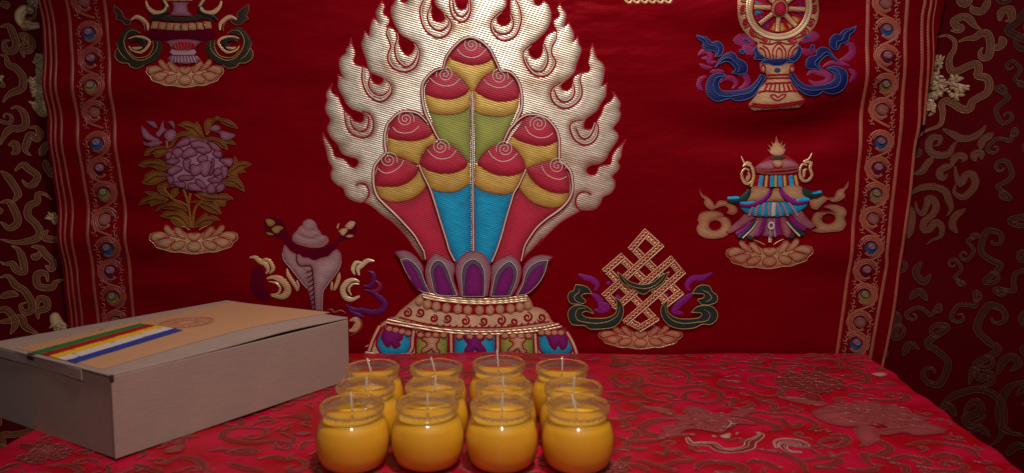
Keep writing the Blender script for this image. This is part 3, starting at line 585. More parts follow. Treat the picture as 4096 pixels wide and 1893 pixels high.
PETS = ["G:510,345 535,320 560,330 550,370 520,385", "G:560,315 600,290 640,300 640,340 600,370 580,350", "G:590,265 640,225 690,215 690,260 640,280 600,285", "G:640,330 680,290 720,295 750,340 700,360 640,370", "G:700,250 760,235 830,260 860,310 820,330 790,290 720,290",
 "G:730,300 780,285 820,300 820,335 770,330", "G:830,240 890,260 930,300 920,320 870,300", "G:870,330 900,310 940,330 935,365 890,360", "G:920,380 1000,368 1025,385 1015,425 985,435 950,410", "G:750,370 790,345 830,355 825,390 770,400", "G:510,400 550,370 600,375 620,395 560,420", "G:525,460 560,430 610,430 640,450 600,480 560,500 530,490",
 "G:640,400 670,375 700,385 690,440 700,480 660,460", "G:770,410 820,390 855,400 850,460 820,510 780,490", "G:695,450 710,415 745,425 780,415 790,450 770,490 730,505 700,485", "G:880,460 920,445 940,470 920,500 880,505", "G:930,440 980,440 980,500 950,525", "G:600,520 650,500 710,505 730,520 690,540 620,540",
 "G:740,530 780,540 815,580 810,605 770,590 740,560", "G:830,540 880,515 930,530 940,550 880,560", "G:520,510 560,510 575,540 545,575 525,550", "G:560,560 610,550 660,560 650,600 590,585", "G:680,570 730,560 790,620 720,620 690,610", "G:820,600 850,565 880,575 890,630 840,640", "G:900,580 950,565 960,600 930,630 900,625", "G:650,250 690,240 680,270 650,275", "G:860,380 880,375 880,430 860,500 840,500 860,430"]
for t in PETS:
    fill(pe, S, [t], M_MAUV, z=.0018, puff=.0014, pw=.0025, grid=.0022); stroke(pe, S, t, M_WINE, w=.0010, z=.0018, h=.0003, closed=True)
for t in ["G:320,120 360,150 400,190 450,215 470,230 440,240 380,230 340,200", "G:350,85! 400,85 430,100 445,140 410,130 380,110", "G:435,180 460,150 480,90 490,80 500,140 520,150 480,190 460,210", "G:520,90! 560,85 580,120 575,150 550,120", "G:520,160 570,150 592,180 585,215 550,245 530,240 500,200", "G:345,240! 380,250 430,235 490,240 480,260 430,280 380,275 350,262", "G:850,140 880,115 920,125 930,150 890,165 855,160", "G:880,170 940,160 1000,175 1042,190 1020,220 960,235 930,210 920,180"]:
    fill(pe, S, [t], M_MAUV, z=.0016, puff=.0012, pw=.0025, grid=.0024)
lotus(pe, S, 400+725/1.92125, 440+880/1.92125, 325/1.92125, 215/1.92125, M_GOLD)
tag(pe.link('peony_emblem', banner), 'mauve peony with olive leaves woven above a lotus seat')

# ================================================================== VASE (upper left, cut by the frame)
va = MB()
fill(va, S, ["F:470,300! 560,275 700,275 900,285 1040,280 1110,320! 1060,370 1000,385 600,385 500,375 400,340"], M_DIM, z=.0006, puff=.0006, grid=.004)
fill(va, S, ["F:680,20! 850,20! 830,60 845,110 880,150 660,150! 690,110 700,60"], M_MAUV, z=.0010, puff=.0012, grid=.003)
fill(va, S, ["F:640,10! 880,10! 900,-250! 600,-250!"], M_GOLD, z=.0008, puff=.0010, grid=.004)
fill(va, S, ["F:470,195! 500,145 560,125 650,150 770,170 880,150 980,130 1040,150 1085,210! 1000,180 900,200 770,205 640,200 560,185"], M_BLAK, z=.0012, puff=.0012, grid=.003)
for i in range(8):
    x0 = 480+i*75; s_ = -18+i*5
    y = 200+22*math.sin(PI*(i+.5)/8)
    fill(va, S, ["F:%d,%d! %d,%d! %d,%d! %d,%d!" % (x0-s_, y, x0+68-s_, y+4, x0+62, y+72, x0-2, y+68)], M_GOLD, z=.0014, puff=.0010, pw=.002, grid=.0026)
for mx in (0, 1):
    def mt(t):
        if not mx: return t
        o = []
        for k in t.split():
            p = k[2:] if k.startswith('F:') else k
            c_ = p.endswith('!'); x, y = p.rstrip('!').split(','); o.append('%s,%s%s' % (1600-float(x), y, '!' if c_ else ''))
        return 'F:'+' '.join(o)
    fill(va, S, [mt("F:385,320! 340,275 280,258 225,290 185,340 150,410 165,455 140,500 150,560 210,600 270,605 300,640 370,650 430,620 510,590 570,530 592,450 570,385! 500,385! 505,450 480,510 420,545 350,550 290,520 245,460 240,400 265,350 320,325")], M_BLAK, z=.0010, puff=.0014, pw=.003, grid=.0026)
    for t, m, w in [("F:385,322 330,290 270,300 230,360 225,420 260,500 320,560 400,575 480,540 540,470 545,390", M_GLIN, .0009), ("F:165,455 200,520 260,570", M_GLIN, .0008), ("F:500,390 505,450 470,520 410,548 330,545 265,480", M_GLIN, .0009), ("F:150,410 165,455 140,500 150,560 210,600 270,605 300,640 370,652 430,622", M_GLIN, .0008),
       ("F:270,370 330,350 420,360 470,400 440,460 380,500 300,480 270,440", M_GOLD, .0030), ("F:290,400 340,370 400,385 410,430 360,440", M_BLAK, .0050), ("F:300,455 350,462 400,450", M_GOLD, .003),
       ("F:295,190 350,160 400,180 450,230 455,290", M_GOLD, .0042), ("F:330,180 390,200 425,260 420,300", M_DLIN, .0020), ("F:440,10 460,70 520,120 600,120 640,70 600,-20", M_GOLD, .0050), ("F:600,20 650,90 600,130 520,160 480,195", M_BLAK, .0050)]:
        stroke(va, S, mt(t), m, w=w, z=.0018, h=.0007, taper=(.4, .4))
for t in ["F:130,50! 170,80 200,110 230,170 285,190 280,230 240,242 210,210 170,190 145,180 155,140 130,110", "F:1415,40! 1420,100 1395,150 1415,180 1370,205 1350,230 1300,240 1255,215 1250,190 1300,170 1310,120 1350,85"]:
    fill(va, S, [t], M_BLAK, z=.0010, puff=.0012, pw=.003, grid=.0026); stroke(va, S, t, M_DLIN, w=.0009, z=.0010, h=.0006, closed=True)
fill(va, S, ["F:620,395! 720,378 860,378 970,395! 920,440 900,470! 680,470! 660,430"], M_MAUV, z=.0010, puff=.0010, grid=.003)
fill(va, S, ["F:690,440 720,410 800,400 890,410 910,440 870,480! 720,480!"], M_CRIM, z=.0020, puff=.0006, grid=.003)
for k in range(6): stroke(va, S, "F:%d,410 %d,480" % (705+k*34, 735+k*23), M_DLIN, w=.0012, z=.0024, h=.0005)
for k, (a_, b_) in enumerate([(680, 910), (672, 920), (690, 905)]): stroke(va, S, "F:%d,%d %d,%d" % (a_, 485+k*16, b_, 485+k*16), M_LIL, w=.0024, z=.0014, h=.0008)
fill(va, S, ["F:670,530! 920,530! 965,570! 900,600 800,610 700,590 640,565!"], M_MAUV, z=.0010, puff=.0008, grid=.003)
for k in range(8): stroke(va, S, "F:%d,535 %d,598" % (700+k*27, 685+k*33), M_LIL, w=.0013, z=.0018, h=.0006)
lotus(va, S, 400+810/2.3825, 560/2.3825, 355/2.3825, 260/2.3825, M_GOLD)
tag(va.link('vase_emblem', banner), 'vase on a lotus seat with black and green ribbons')

# ================================================================== WHEEL (upper right, cut by the frame)
wh = MB()
fill(wh, S, ["J:590,-30! 585,100 600,200 650,290 720,360 790,410! 780,460 810,510 860,550 960,565 1060,555 1130,520 1165,470 1175,410! 1240,350 1320,280 1370,200 1388,100 1370,-30! 1350,-200 1000,-420 650,-200"], M_GOLD, z=.0010, puff=.0012, pw=.003, grid=.003)
cx, cy = 985, 88
fill(wh, S, [ell(cx, cy-5, 262, 232, 40, 'J')], M_CRIM, z=.0026, puff=.0004, grid=.004)
for r1, r2, w, m in ((285, 255, .0042, M_GOLD), (312, 282, .0040, M_BRIG)):
    stroke(wh, S, ell(cx, cy-5, r1, r2, 40, 'J'), m, w=w, z=.0028, h=.0010, closed=True)
    stroke(wh, S, ell(cx, cy-5, r1+13, r2+13, 40, 'J'), M_CRIM, w=.0009, z=.0028, h=.0006, closed=True)
cols = [M_YEL, M_YEL, M_PUR, M_BLU, M_PUR, M_BLU, M_YEL, M_PUR]
for k in range(8):
    a1 = math.radians(k*45+30); a2 = a1+math.radians(30)
    for r0, r1, m in ((95, 150, M_PUR if k % 2 else M_WINE), (158, 240, [M_YEL, M_YEL, M_PUR, M_BLU, M_PUR, M_BLU, M_PUR, M_PUR][(k) % 8])):
        P8 = [(cx+r*math.cos(a)*1.02, cy-5+r*math.sin(a)*.9) for r, a in ((r0, a1), (r1, a1-.06), (r1, (a1+a2)/2), (r1, a2+.06), (r0, a2))]
        fill(wh, S, ['J:'+' '.join('%.1f,%.1f!' % p for p in P8)], m, z=.0030, puff=.0008, pw=.002, grid=.0026)
    a = math.radians(k*45+22.5-20)
    q = [(cx+r*math.cos(a)*1.02, cy-5+r*math.sin(a)*.9) for r in (90, 245)]
    stroke(wh, S, 'J:'+' '.join('%.1f,%.1f' % p for p in q), M_CRIM, w=.0070, z=.0036, h=.0004)
    stroke(wh, S, 'J:'+' '.join('%.1f,%.1f' % p for p in q), M_GOLD, w=.0048, z=.0040, h=.0014)
fill(wh, S, [ell(cx, cy, 84, 84, 24, 'J')], M_GOLD, z=.0046, puff=.0010, grid=.0026)
fill(wh, S, [ell(cx, cy, 54, 58, 20, 'J')], M_CAP, z=.0058, puff=.0012, grid=.0024); stroke(wh, S, ell(cx, cy, 56, 60, 20, 'J'), M_CRIM, w=.001, z=.0058, h=.0005, closed=True)
for a_ in [(-20,), (0,), (25,), (45,), (70,), (110,), (135,), (155,), (180,), (200,)]:
    a = math.radians(a_[0]); x = cx+352*math.cos(a); y = cy+305*math.sin(a)
    stroke(wh, S, spiral(x, y, 4, 26, 1.3, 'J', a0=a), M_CRIM, w=.0016, z=.0024, h=.0004)
    stroke(wh, S, spiral(x, y, 30, 44, .7, 'J', a0=a+1), M_CRIM, w=.0014, z=.0024, h=.0004)
for t in ["J:800,400 900,420 985,400 1080,420 1160,395", "J:930,550 925,480 985,415 1045,480 1040,555", "J:955,550 960,490 985,455 1012,490 1010,555", "J:860,535 845,480 800,450", "J:900,545 880,470 830,430", "J:1100,535 1120,480 1165,445", "J:1065,548 1085,470 1140,420", "J:720,330 780,350 840,380", "J:1250,320 1200,345 1130,375"]:
    stroke(wh, S, t, M_CRIM, w=.0015, z=.0024, h=.0004)
fill(wh, S, ["J:800,615! 900,600 1020,605 1120,605! 1130,660 1115,690! 1080,700 1090,740! 1100,790! 1145,860! 1150,880! 1220,955! 1210,990 1170,1025! 740,1055! 705,1030 688,992! 770,900! 790,850! 860,780! 870,740! 860,700 805,690!"], M_GOLD, z=.0012, puff=.0012, pw=.003, grid=.003)
for t in ["J:870,715 1080,708", "J:865,745 1085,740", "J:850,795 1095,785", "J:780,880 860,865 985,875 1080,865 1150,862", "J:720,985 900,1000 1100,975 1215,955", "J:700,1003 900,1018 1215,975"]:
    stroke(wh, S, t, M_CRIM, w=.0018, z=.0024, h=.0004)
for k in range(7): stroke(wh, S, "J:%d,800 %d,872" % (875+k*36, 830+k*50), M_CRIM, w=.0020, z=.0024, h=.0004)
stroke(wh, S, "J:890,910 930,900 965,925 1000,900 1040,905 1000,940 960,955 920,940 890,910", M_CRIM, w=.0014, z=.0024, h=.0004)
for x in (830, 1105): stroke(wh, S, ell(x, 655, 22, 36, 14, 'J'), M_CRIM, w=.0016, z=.0024, h=.0004, closed=True)
fill(wh, S, [ell(965, 668, 30, 20, 14, 'J')], M_NLIN, z=.0026, puff=.0010, grid=.002)
NV = [("J:200,335! 230,345 290,355 325,385 350,410! 400,395 440,420 458,470 430,530 375,545! 385,500 340,480 290,475 260,440 270,410 225,375", None),
 ("J:375,645! 400,600 430,560 480,515 530,500 570,520 585,560! 640,580 680,630 675,690 620,710 530,695! 570,670 560,640 500,590 440,600", None),
 ("J:478,715! 420,700 360,710 310,760 290,830 300,900 350,950 410,965 480,945 525,935! 570,960 660,950 740,910 800,830 860,735! 810,710! 770,770 700,835 620,860 520,870 440,865 410,820 420,770 460,730", None),
 ("J:1735,248! 1710,300 1670,330 1650,390 1580,420 1550,470 1520,475 1475,440 1480,370 1530,325! 1570,330 1610,290 1680,270", None),
 ("J:1545,580! 1500,560 1450,530 1400,560 1360,620 1390,660! 1320,660 1250,650 1240,600 1270,550 1340,530! 1350,480 1400,452 1460,470 1500,530", None),
 ("J:1430,655! 1500,635 1570,650 1615,700 1610,790 1570,860 1490,895 1420,885 1380,870! 1340,905 1260,910 1180,870 1140,820 1070,735! 1120,690! 1160,760 1230,815 1330,820 1430,800 1490,760 1490,700", None),
 ("J:740,480! 780,440 790,500 860,555! 830,570 740,565! 760,530", None), ("J:1175,430! 1200,480 1180,545! 1130,590 1070,560! 1130,530 1160,480", None), ("J:800,610! 850,575 930,565 1060,565 1130,600! 1070,590 1020,620 940,630 880,610", None),
 ("J:610,480 640,475 665,490 630,515", None), ("J:1290,440 1320,430 1320,465 1295,475", None), ("J:645,378 680,375 710,395 680,400", None), ("J:1235,350 1285,345 1260,365", None)]
for t, _ in NV:
    fill(wh, S, [t], M_NAVY, z=.0014, puff=.0016, pw=.003, grid=.0026); stroke(wh, S, t, M_NLIN, w=.0009, z=.0014, h=.0007, closed=True)
for t in ["J:215,345 280,375 320,430 380,440 410,480 390,535", "J:385,635 450,565 520,560 600,640 590,690", "J:470,725 390,740 355,810 380,890 470,920 600,905 720,870 820,740", "J:1720,260 1620,320 1590,380 1540,400 1530,460", "J:1530,575 1440,500 1380,540 1320,600 1350,650", "J:1450,650 1530,680 1545,770 1500,830 1400,850 1260,860 1160,820 1090,730"]:
    stroke(wh, S, t, M_NLIN, w=.0009, z=.0028, h=.0005)
for t, w in [("J:560,400 620,380 700,400 760,420", .014), ("J:640,450 700,470 740,520", .012), ("J:220,530 250,500 300,490 340,540 330,590", .006), ("J:250,560 300,560 330,600 390,590", .005), ("J:230,610 280,640 350,650", .005), ("J:330,690 400,680 470,690", .005), ("J:300,730 240,760 225,820 260,860", .006), ("J:430,790 470,750 540,750 580,800 540,850", .006), ("J:600,720 660,720 690,780 650,830 600,850", .007),
   ("J:1200,400 1280,350 1380,350", .012), ("J:1200,470 1260,500 1350,480", .008), ("J:1620,420 1680,430 1690,500 1640,550 1560,580", .008), ("J:1400,640 1480,600 1560,600 1650,630", .005), ("J:1640,660 1690,710 1640,790", .006), ("J:1250,720 1300,680 1380,690 1450,730 1420,790 1330,800 1260,770", .008)]:
    stroke(wh, S, t, M_MAGE, w=w, z=.0004, h=.0008, taper=(.3, .3))
tag(wh.link('wheel_emblem', banner), 'gold spoked wheel on a pedestal with navy ribbons')

# ================================================================== VICTORY BANNER
vb = MB()
fill(vb, S, ["K:615,340! 680,290 770,245 830,232 890,245 960,290 1000,330! 985,370 920,392 800,398 700,390 635,375"], M_CRIM, z=.0010, puff=.0004, grid=.004)
for t, m in [("K:620,338! 680,300 770,275! 775,340 700,350", M_PINK), ("K:840,345! 855,275 930,285 985,325! 930,335", M_PINK), ("K:745,258 810,250 880,252 850,272 780,275", M_BLAK), ("K:775,285 835,280 850,310 805,335 780,315", M_GOLD),
   ("K:770,235! 740,195! 770,200 750,160! 785,175 780,135! 805,150 822,85! 845,150 870,130! 862,170 895,150! 875,190 892,190! 870,225 850,240 800,245", M_GOLD), ("K:800,175 815,165 828,185 815,205 800,195", M_PUR)]:
    fill(vb, S, [t], m, z=.0018, puff=.0010, pw=.002, grid=.0024)
for t in ["K:630,350 700,362 800,358 900,350 975,340", "K:635,368 700,382 800,385 900,378 975,362"]: stroke(vb, S, t, M_DLIN, w=.0026, z=.0020, h=.0008)
for t in ["K:525,250 540,290 560,310 600,330 615,400 600,450 560,465 530,430 520,380 550,345 580,360", "K:560,400 565,440 580,400 570,370", "K:530,330 570,300 600,310",
          "K:1090,225 1060,270 1020,290 1075,300 1065,340 1080,400 1050,440 1010,440 985,400 985,350 1010,310 1040,320", "K:1015,420 1020,360 1040,350"]:
    stroke(vb, S, t, M_GOLD, w=.0036, z=.0014, h=.0010, taper=(.3, .5))
STR = [(620,M_YEL),(680,M_BLU),(722,M_YEL),(765,M_BLU),(792,M_YEL),(825,M_BLU),(860,M_YEL),(908,M_BLU),(945,M_YEL)]
fill(vb, S, ["K:630,390! 760,402 960,380! 990,470! 900,490 800,495 600,485!"], M_CRIM, z=.0010, puff=.0004, grid=.004)
for k, (x, m) in enumerate(STR):
    xb = 785+(x-785)*1.13; stroke(vb, S, "K:%d,398 %d,440 %d,488" % (x, (x+xb)/2, xb), m, w=.0048 if m is M_BLU else .0032, z=.0014, h=.0014)
fill(vb, S, ["K:600,490! 660,480 740,500! 750,530 700,575 660,600 530,600! 570,560 590,520"], M_GOLD, z=.0020, puff=.0014, grid=.0026)
fill(vb, S, ["K:770,505! 810,500 840,540 860,600! 710,602! 750,560"], M_GOLD, z=.0020, puff=.0014, grid=.0026)
fill(vb, S, ["K:830,495! 900,475 960,475 1000,490! 1015,540 1050,575 950,600 890,590! 860,545"], M_GOLD, z=.0022, puff=.0014, grid=.0026)
fill(vb, S, ["K:515,610! 560,600 700,605 870,605 950,615 1060,590! 1035,640 1000,670 960,690 860,720 740,728 630,720 560,695 510,650"], M_BLU, z=.0018, puff=.0012, grid=.0026)
for x in (640, 690, 735, 812, 860, 925, 600): stroke(vb, S, "K:%d,612 %d,660 %d,718" % (700+(x-700)*.8+8, (x+700*.1)/1.1 if 0 else x, 700+(x-700)*1.18), M_LIL, w=.0030, z=.0028, h=.0008)
stroke(vb, S, "K:775,610 770,665 772,718", M_CORD, w=.0050, z=.0028, h=.0008)
for t, m, w in [("K:405,585 450,590 520,585 560,550 580,510", M_TEAL, .0080), ("K:405,578 440,580 500,575", M_BLU, .0050), ("K:1155,535 1100,548 1040,540 1010,505", M_TEAL, .0080), ("K:1155,530 1110,540 1070,540", M_BLU, .0050),
    ("K:500,625 580,632 660,605 720,560 745,510", M_PUR, .0060), ("K:505,612 560,618 620,608", M_BLU, .0040), ("K:1050,600 960,610 900,590 850,550 825,505", M_PUR, .0060), ("K:1055,588 1000,590 950,600", M_BLU, .0050)]:
    stroke(vb, S, t, m, w=w, z=.0030, h=.0014, taper=(.6, .6))
fill(vb, S, ["K:545,700! 620,725 740,732 860,725 960,690! 1000,740 1060,790! 1020,850! 900,870 800,885 700,880 580,870 480,860!"], M_CRIM, z=.0012, puff=.0004, grid=.004)
for t, m in [("K:545,700! 600,715 635,735! 560,790 480,840 430,858 398,848! 460,790 510,745", M_PINK), ("K:920,700! 1000,680! 1050,740 1110,800 1075,828! 1000,800 950,760", M_PINK), ("K:640,740! 690,735! 700,800 640,870 590,905 575,880! 610,800", M_PINK), ("K:825,735! 870,735 900,790 920,850 890,895 860,870! 840,810", M_PINK), ("K:720,740! 800,735! 820,870 760,885 700,880!", M_MAUV)]:
    fill(vb, S, [t], m, z=.0020, puff=.0014, grid=.0026)
for t, m, w in [("K:600,770 550,830 480,865", M_PUR, .0060), ("K:710,740 680,830 640,880", M_PUR, .0055), ("K:800,740 810,810 830,870", M_PUR, .0055), ("K:905,730 960,790 1030,830", M_PUR, .0060), ("K:640,755 590,820 500,890", M_TEAL, .0050), ("K:600,880 585,900", M_TEAL, .0080), ("K:890,760 950,830 1020,870", M_TEAL, .0050), ("K:915,870 930,890", M_TEAL, .007),
    ("K:650,760 600,830 530,895", M_CORD, .0022), ("K:880,765 940,830 985,880", M_CORD, .0030), ("K:740,745 755,885", M_LIL, .0022), ("K:780,745 790,885", M_LIL, .0022)]:
    stroke(vb, S, t, m, w=w, z=.0032, h=.0010, taper=(.5, .7))
stroke(vb, S, ell(758, 798, 20, 26, 14, 'K'), M_CORD, w=.0024, z=.0040, h=.0008, closed=True)
stroke(vb, S, "K:755,885 752,930", M_GOLD, w=.004, z=.001, h=.001)
for t in ["K:190,510! 215,550 250,570 285,600 310,640! 350,600 420,610 470,640 490,680 460,710 405,700! 420,670 390,640 340,650 290,675! 250,655 225,620 230,590 200,560",
          "K:180,740! 200,700 260,685 330,685 385,712 345,730! 400,730 440,770 445,830 400,880 320,900 240,895 185,865 170,820 190,780! 180,760",
          "K:1380,450! 1370,490 1340,530 1345,570 1290,605 1240,610! 1210,590 1170,620 1140,650 1120,670 1080,660 1062,620 1080,580 1150,560 1210,575 1260,575! 1290,520 1340,500",
          "K:1175,650! 1230,632 1300,640 1350,665 1360,710 1345,740 1360,790 1320,840 1240,850 1150,855 1085,840! 1130,820 1100,790 1085,750 1110,700 1170,690 1240,690 1265,700 1220,665"]:
    hol = []
    if '180,740' in t: hol = [ell(318, 798, 50, 42, 16, 'K')]
    if '1175,650' in t: hol = [ell(1218, 745, 55, 44, 16, 'K')]
    fill(vb, S, [t]+hol, M_GOLD, z=.0010, puff=.0018, pw=.004, grid=.0026)
    for tt in [t]+hol: stroke(vb, S, tt, M_DLIN, w=.0009, z=.0010, h=.0005, closed=True)
lotus(vb, S, 2700+745/1.985, 500+905/1.985, 335/1.985, 225/1.985, M_GOLD, tilt=-.03)
tag(vb.link('victory_banner_emblem', banner), 'tiered blue and pink silk canopy woven on a lotus seat')
# scrap of another motif at the top edge
tp = MB()
for k in range(6):
    stroke(tp, S, "C:%d,-20 %d,18 %d,26 %d,-20" % (1420+k*75, 1445+k*75, 1480+k*75, 1500+k*75), M_GOLD, w=.003, z=.0006, h=.001)
tp.link('lotus_emblem', banner)

# ================================================================== BORDER BANDS
def band(lc, rc, ros, cyc, mats, name):
    P1, c1 = parse(lc); P2, c2 = parse(rc)
    b = MB()
    line, disc = mats
    for P_ in (P1, P2): stroke(b, S, None, line, w=.0042, z=.0006, h=.0018, raw=S.uv(P_), step=.004)
    ros = np.array(ros, float); ax = np.gradient(ros, axis=0); ax /= np.linalg.norm(ax, axis=1)[:, None]
    obs = []
    for i, (c, a) in enumerate(zip(ros, ax)):
        pr = np.array([-a[1], a[0]]); 
        if pr[0] < 0: pr = -pr                # pr points right, a points down
        s = 1 if i % 2 else -1
        def W(L): return S.uv(np.array([c+pr*x*s+a*y for x, y in L]))
        r = MB()
        cir = lambda R, a0, a1, n=22: [(R*math.cos(math.radians(a0+(a1-a0)*k/n)), R*math.sin(math.radians(a0+(a1-a0)*k/n))) for k in range(n+1)]
        # the vine: swings round one side, crosses to the next rosette on the other
        stroke(r, S, None, line, w=.0030, z=.0008, h=.0010, raw=W(cir(47, -150, 60)+[(2, 52), (-30, 66)]))
        stroke(r, S, None, line, w=.0021, z=.0008, h=.0008, raw=W(cir(38, -190, 95)), taper=(.2, .5))
        stroke(r, S, None, line, w=.0019, z=.0008, h=.0008, raw=W(cir(31, -160, 130)+[(-8, 20)]), taper=(.4, .6))
        # leaf beneath the disc
        stroke(r, S, None, line, w=.0032, z=.0012, h=.0010, raw=W([(26, 6), (18, 24), (0, 30), (-14, 26), (-10, 18)]), taper=(.2, .8))
        # curls in the corners
        for (x0, y0, k1) in ((-46, 34, 1), (46, 44, -1), (-50, -6, 1), (50, -30, -1), (-48, 62, 1)):
            stroke(r, S, None, line, w=.0018, z=.0008, h=.0008, raw=W([(x0+k1*0, y0-16), (x0+k1*9, y0-8), (x0+k1*8, y0+3), (x0-k1*1, y0+5), (x0-k1*3, y0-3)]), taper=(.6, .4))
            stroke(r, S, None, line, w=.0017, z=.0008, h=.0007, raw=W([(x0+k1*2, y0+16), (x0+k1*10, y0+12), (x0+k1*18, y0+18)]), taper=(.6, .4))
        stroke(r, S, None, line, w=.0017, z=.0008, h=.0007, raw=W([(52, -40), (50, -20), (53, 0), (51, 18)]), taper=(.3, .3))
        k = cyc[i % len(cyc)]
        top, low = disc[k]
        if low is not None:
            fill(r, S, [W([(25*math.cos(t), 5+25*math.sin(t)) for t in np.linspace(0, 2*PI, 18)[:-1]])], low, z=.0012, puff=.0010, pw=.002, grid=.002, raw=True)
            fill(r, S, [W([(18*math.cos(t), -8+16*math.sin(t)) for t in np.linspace(0, 2*PI, 16)[:-1]])], top, z=.0020, puff=.0010, pw=.002, grid=.002, raw=True)
            R_ = [((13-11*t/9)*math.cos(t*1.9), -8+(12-10*t/9)*math.sin(t*1.9)) for t in np.linspace(0, 9, 26)]
            stroke(r, S, None, M_MAUV if k != 'y' else M_GLIN, w=.0008, z=.0030, h=.0005, raw=W(R_))
        else:
            fill(r, S, [W([(24*math.cos(t)*(1+.06*math.cos(5*t)), -2+22*math.sin(t)*(1+.06*math.sin(4*t))) for t in np.linspace(0, 2*PI, 20)[:-1]])], top, z=.0014, puff=.0016, pw=.002, grid=.002, raw=True)
        obs.append(r)
    o = b.link(name, banner)
    for r in obs: r.link('rosette', o)
    return o
DISC = dict(b=(M_SLA, thread('cobalt_silk', (.02,.09,.24), rough=.42)), p=(M_PINK, M_WINE), y=(M_SLA, thread('old_gold_disc_silk', (.30,.19,.06), rough=.45)), r=(thread('brick_rose_silk', (.36,.10,.09), rough=.5), None))
M_BR = thread('rose_gold_border_thread', (.42,.105,.065), (.24,.015,.012), rough=.38, spark=.6, scale=220, ang=60)
M_BL = thread('shaded_rose_border_thread', (.32,.055,.042), (.20,.012,.010), rough=.40, spark=.6, scale=220, ang=60)  # left border thread: weaker light there is put into a darker colour
rr = [(3552,-200),(3552,-95),(3550,14),(3549.8,120),(3545.6,229),(3539.3,344),(3533,441),(3522.5,571),(3514,676),(3503.6,779),(3493,878),(3480.5,991),(3466,1086),(3458,1184),(3440,1292),(3423,1375),(3408,1470),(3392,1565)]
band("X:3484,-300 3482,-100 L:430,0 405,400 378,800 355,1191 M:300,660 250,1191 N:262,110 195,565 X:3310,1660", "X:3636,-300 3635,-100 L:795,0 765,400 750,800 727,1191 M:650,700 590,1191 N:462,100 375,575 X:3455,1660", rr, 'yy'+'rbpy'*5, (M_BR, DISC), 'border_band')
lr = [(322,-200),(327,-95),(339.5,11),(352,134),(362.6,239),(370.6,346),(378.7,451),(394.8,575),(403,678),(413.6,775),(420,879),(436,994),(445.5,1087),(454.5,1189),(466,1290),(478,1390),(490,1490),(502,1590)]
band("X:252,-300 258,-150 O:500,0 520,300 550,620 580,950 605,1191 P:545,300 575,600 600,850 620,1010 X:425,1500 445,1660", "X:398,-300 405,-150 O:775,0 800,350 835,750 880,1191 P:775,300 800,550 820,750 838,960 X:560,1450 580,1660", lr, 'yy'+'rbpy'*5, (M_BL, DISC), 'border_band')
for t, w in [("X:3705,-300 L:962,0 935,150 925,400 915,800 895,1191 M:860,200 835,450 810,700 760,1000 N:530,100 500,330 440,625 X:3500,1650", .0036),
   ("X:3735,-300 L:1020,0 990,200 983,500 975,850 940,1191", .0030), ("X:3750,-300 L:1065,0 1035,200 1030,520 X:3727,330", .0016),
   ("X:142,-300 O:300,0 325,250 350,650 385,950 405,1191 P:370,280 400,520 435,850 455,1040 X:310,1500", .0026), ("X:168,-300 O:338,0 365,300 395,700 440,1191 P:400,250 430,550 460,800 485,1040 X:330,1500", .0030), ("X:188,-300 O:375,0 400,250 425,600 460,930 485,1191 P:445,280 475,600 500,850 520,1035 X:352,1500", .0032)]:
    e = MB(); P_, c_ = parse(t); stroke(e, S, None, M_BR if P_[0][0] > 2000 else M_BL, w=w, z=.0006, h=.0016, raw=S.uv(P_), step=.004); e.link('edge_cord', banner)
# ================================================================== BROCADE CURTAINS
M_BROC = satin('maroon_brocade', (.062,.0008,.003), (.082,.0012,.004), rough=.45, spec=.5, sheen=.1)
M_BGF = thread('dull_gold_weave', (.14,.034,.012), (.10,.012,.006), rough=.55, spec=.3, depth=.2, scale=220)
M_BGE = thread('gold_outline_weave', (.38,.16,.055), (.25,.08,.03), rough=.42, depth=.3, scale=260)
M_BGB = thread('bright_gold_weave', (.62,.46,.26), (.28,.12,.05), rough=.38, depth=.4)
def wave_c(u, v): return .0048*np.sin(u*21+1+v*2)+.0012*np.sin(u*47+v*7)+.0008*np.sin(v*31+u*12)
ya = math.radians(24); yb = math.radians(42)
CLP = Plane((-.50, .938, 0), (math.cos(ya), math.sin(ya), 0), (0, 0, 1), wave_c)
CRP = Plane((.435, .945, 0), (math.cos(yb), -math.sin(yb), 0), (0, 0, 1), wave_c)
def sheet(S, u0, u1, v0, v1, st, m, name, parent):
    us = np.arange(u0, u1+st, st); vs = np.arange(v0, v1+st, st)
    gu, gv = np.meshgrid(us, vs); q = np.stack([gu.ravel(), gv.ravel()], -1); n = len(us)
    idx = np.arange(len(q)).reshape(len(vs), n)
    F = np.stack([idx[:-1, :-1], idx[:-1, 1:], idx[1:, 1:], idx[1:, :-1]], -1).reshape(-1, 4)
    b = MB(); b.add(S.emit(q, 0*q[:, 0]), F, m); return b.link(name, parent)
cl = tag(empty('brocade_curtain', CLP.M), 'dark maroon curtain with gold cloud scrolls, left of the red banner', 'curtain')
cr = tag(empty('brocade_curtain', CRP.M), 'shadowed maroon curtain with faint gold scrolls, right of the red banner', 'curtain')
sheet(CLP, -.45, .10, -.75, .62, .006, M_BROC, 'cloth', cl); sheet(CRP, -.08, .55, -.75, .62, .006, M_BROC, 'cloth', cr)
def cloud(c, s, a, fl):
    """S-scroll with a curled head at both ends"""
    P = []
    for t in np.linspace(0, 1, 7): r = .10+.34*t; P.append((-.75+r*math.cos(5.2*t-1.2), r*math.sin(5.2*t-1.2)))
    P += [(-.2, -.42), (.15, .02), (.35, .40)]
    for t in np.linspace(1, 0, 6): r = .10+.28*t; P.append((.80-r*math.cos(4.4*t-.6), .15-r*math.sin(4.4*t-.6)*-1))
    ca, sa = math.cos(a), math.sin(a)
    return np.array([(c[0]+s*(x*ca-fl*y*sa), c[1]+s*(x*sa+fl*y*ca)) for x, y in P])
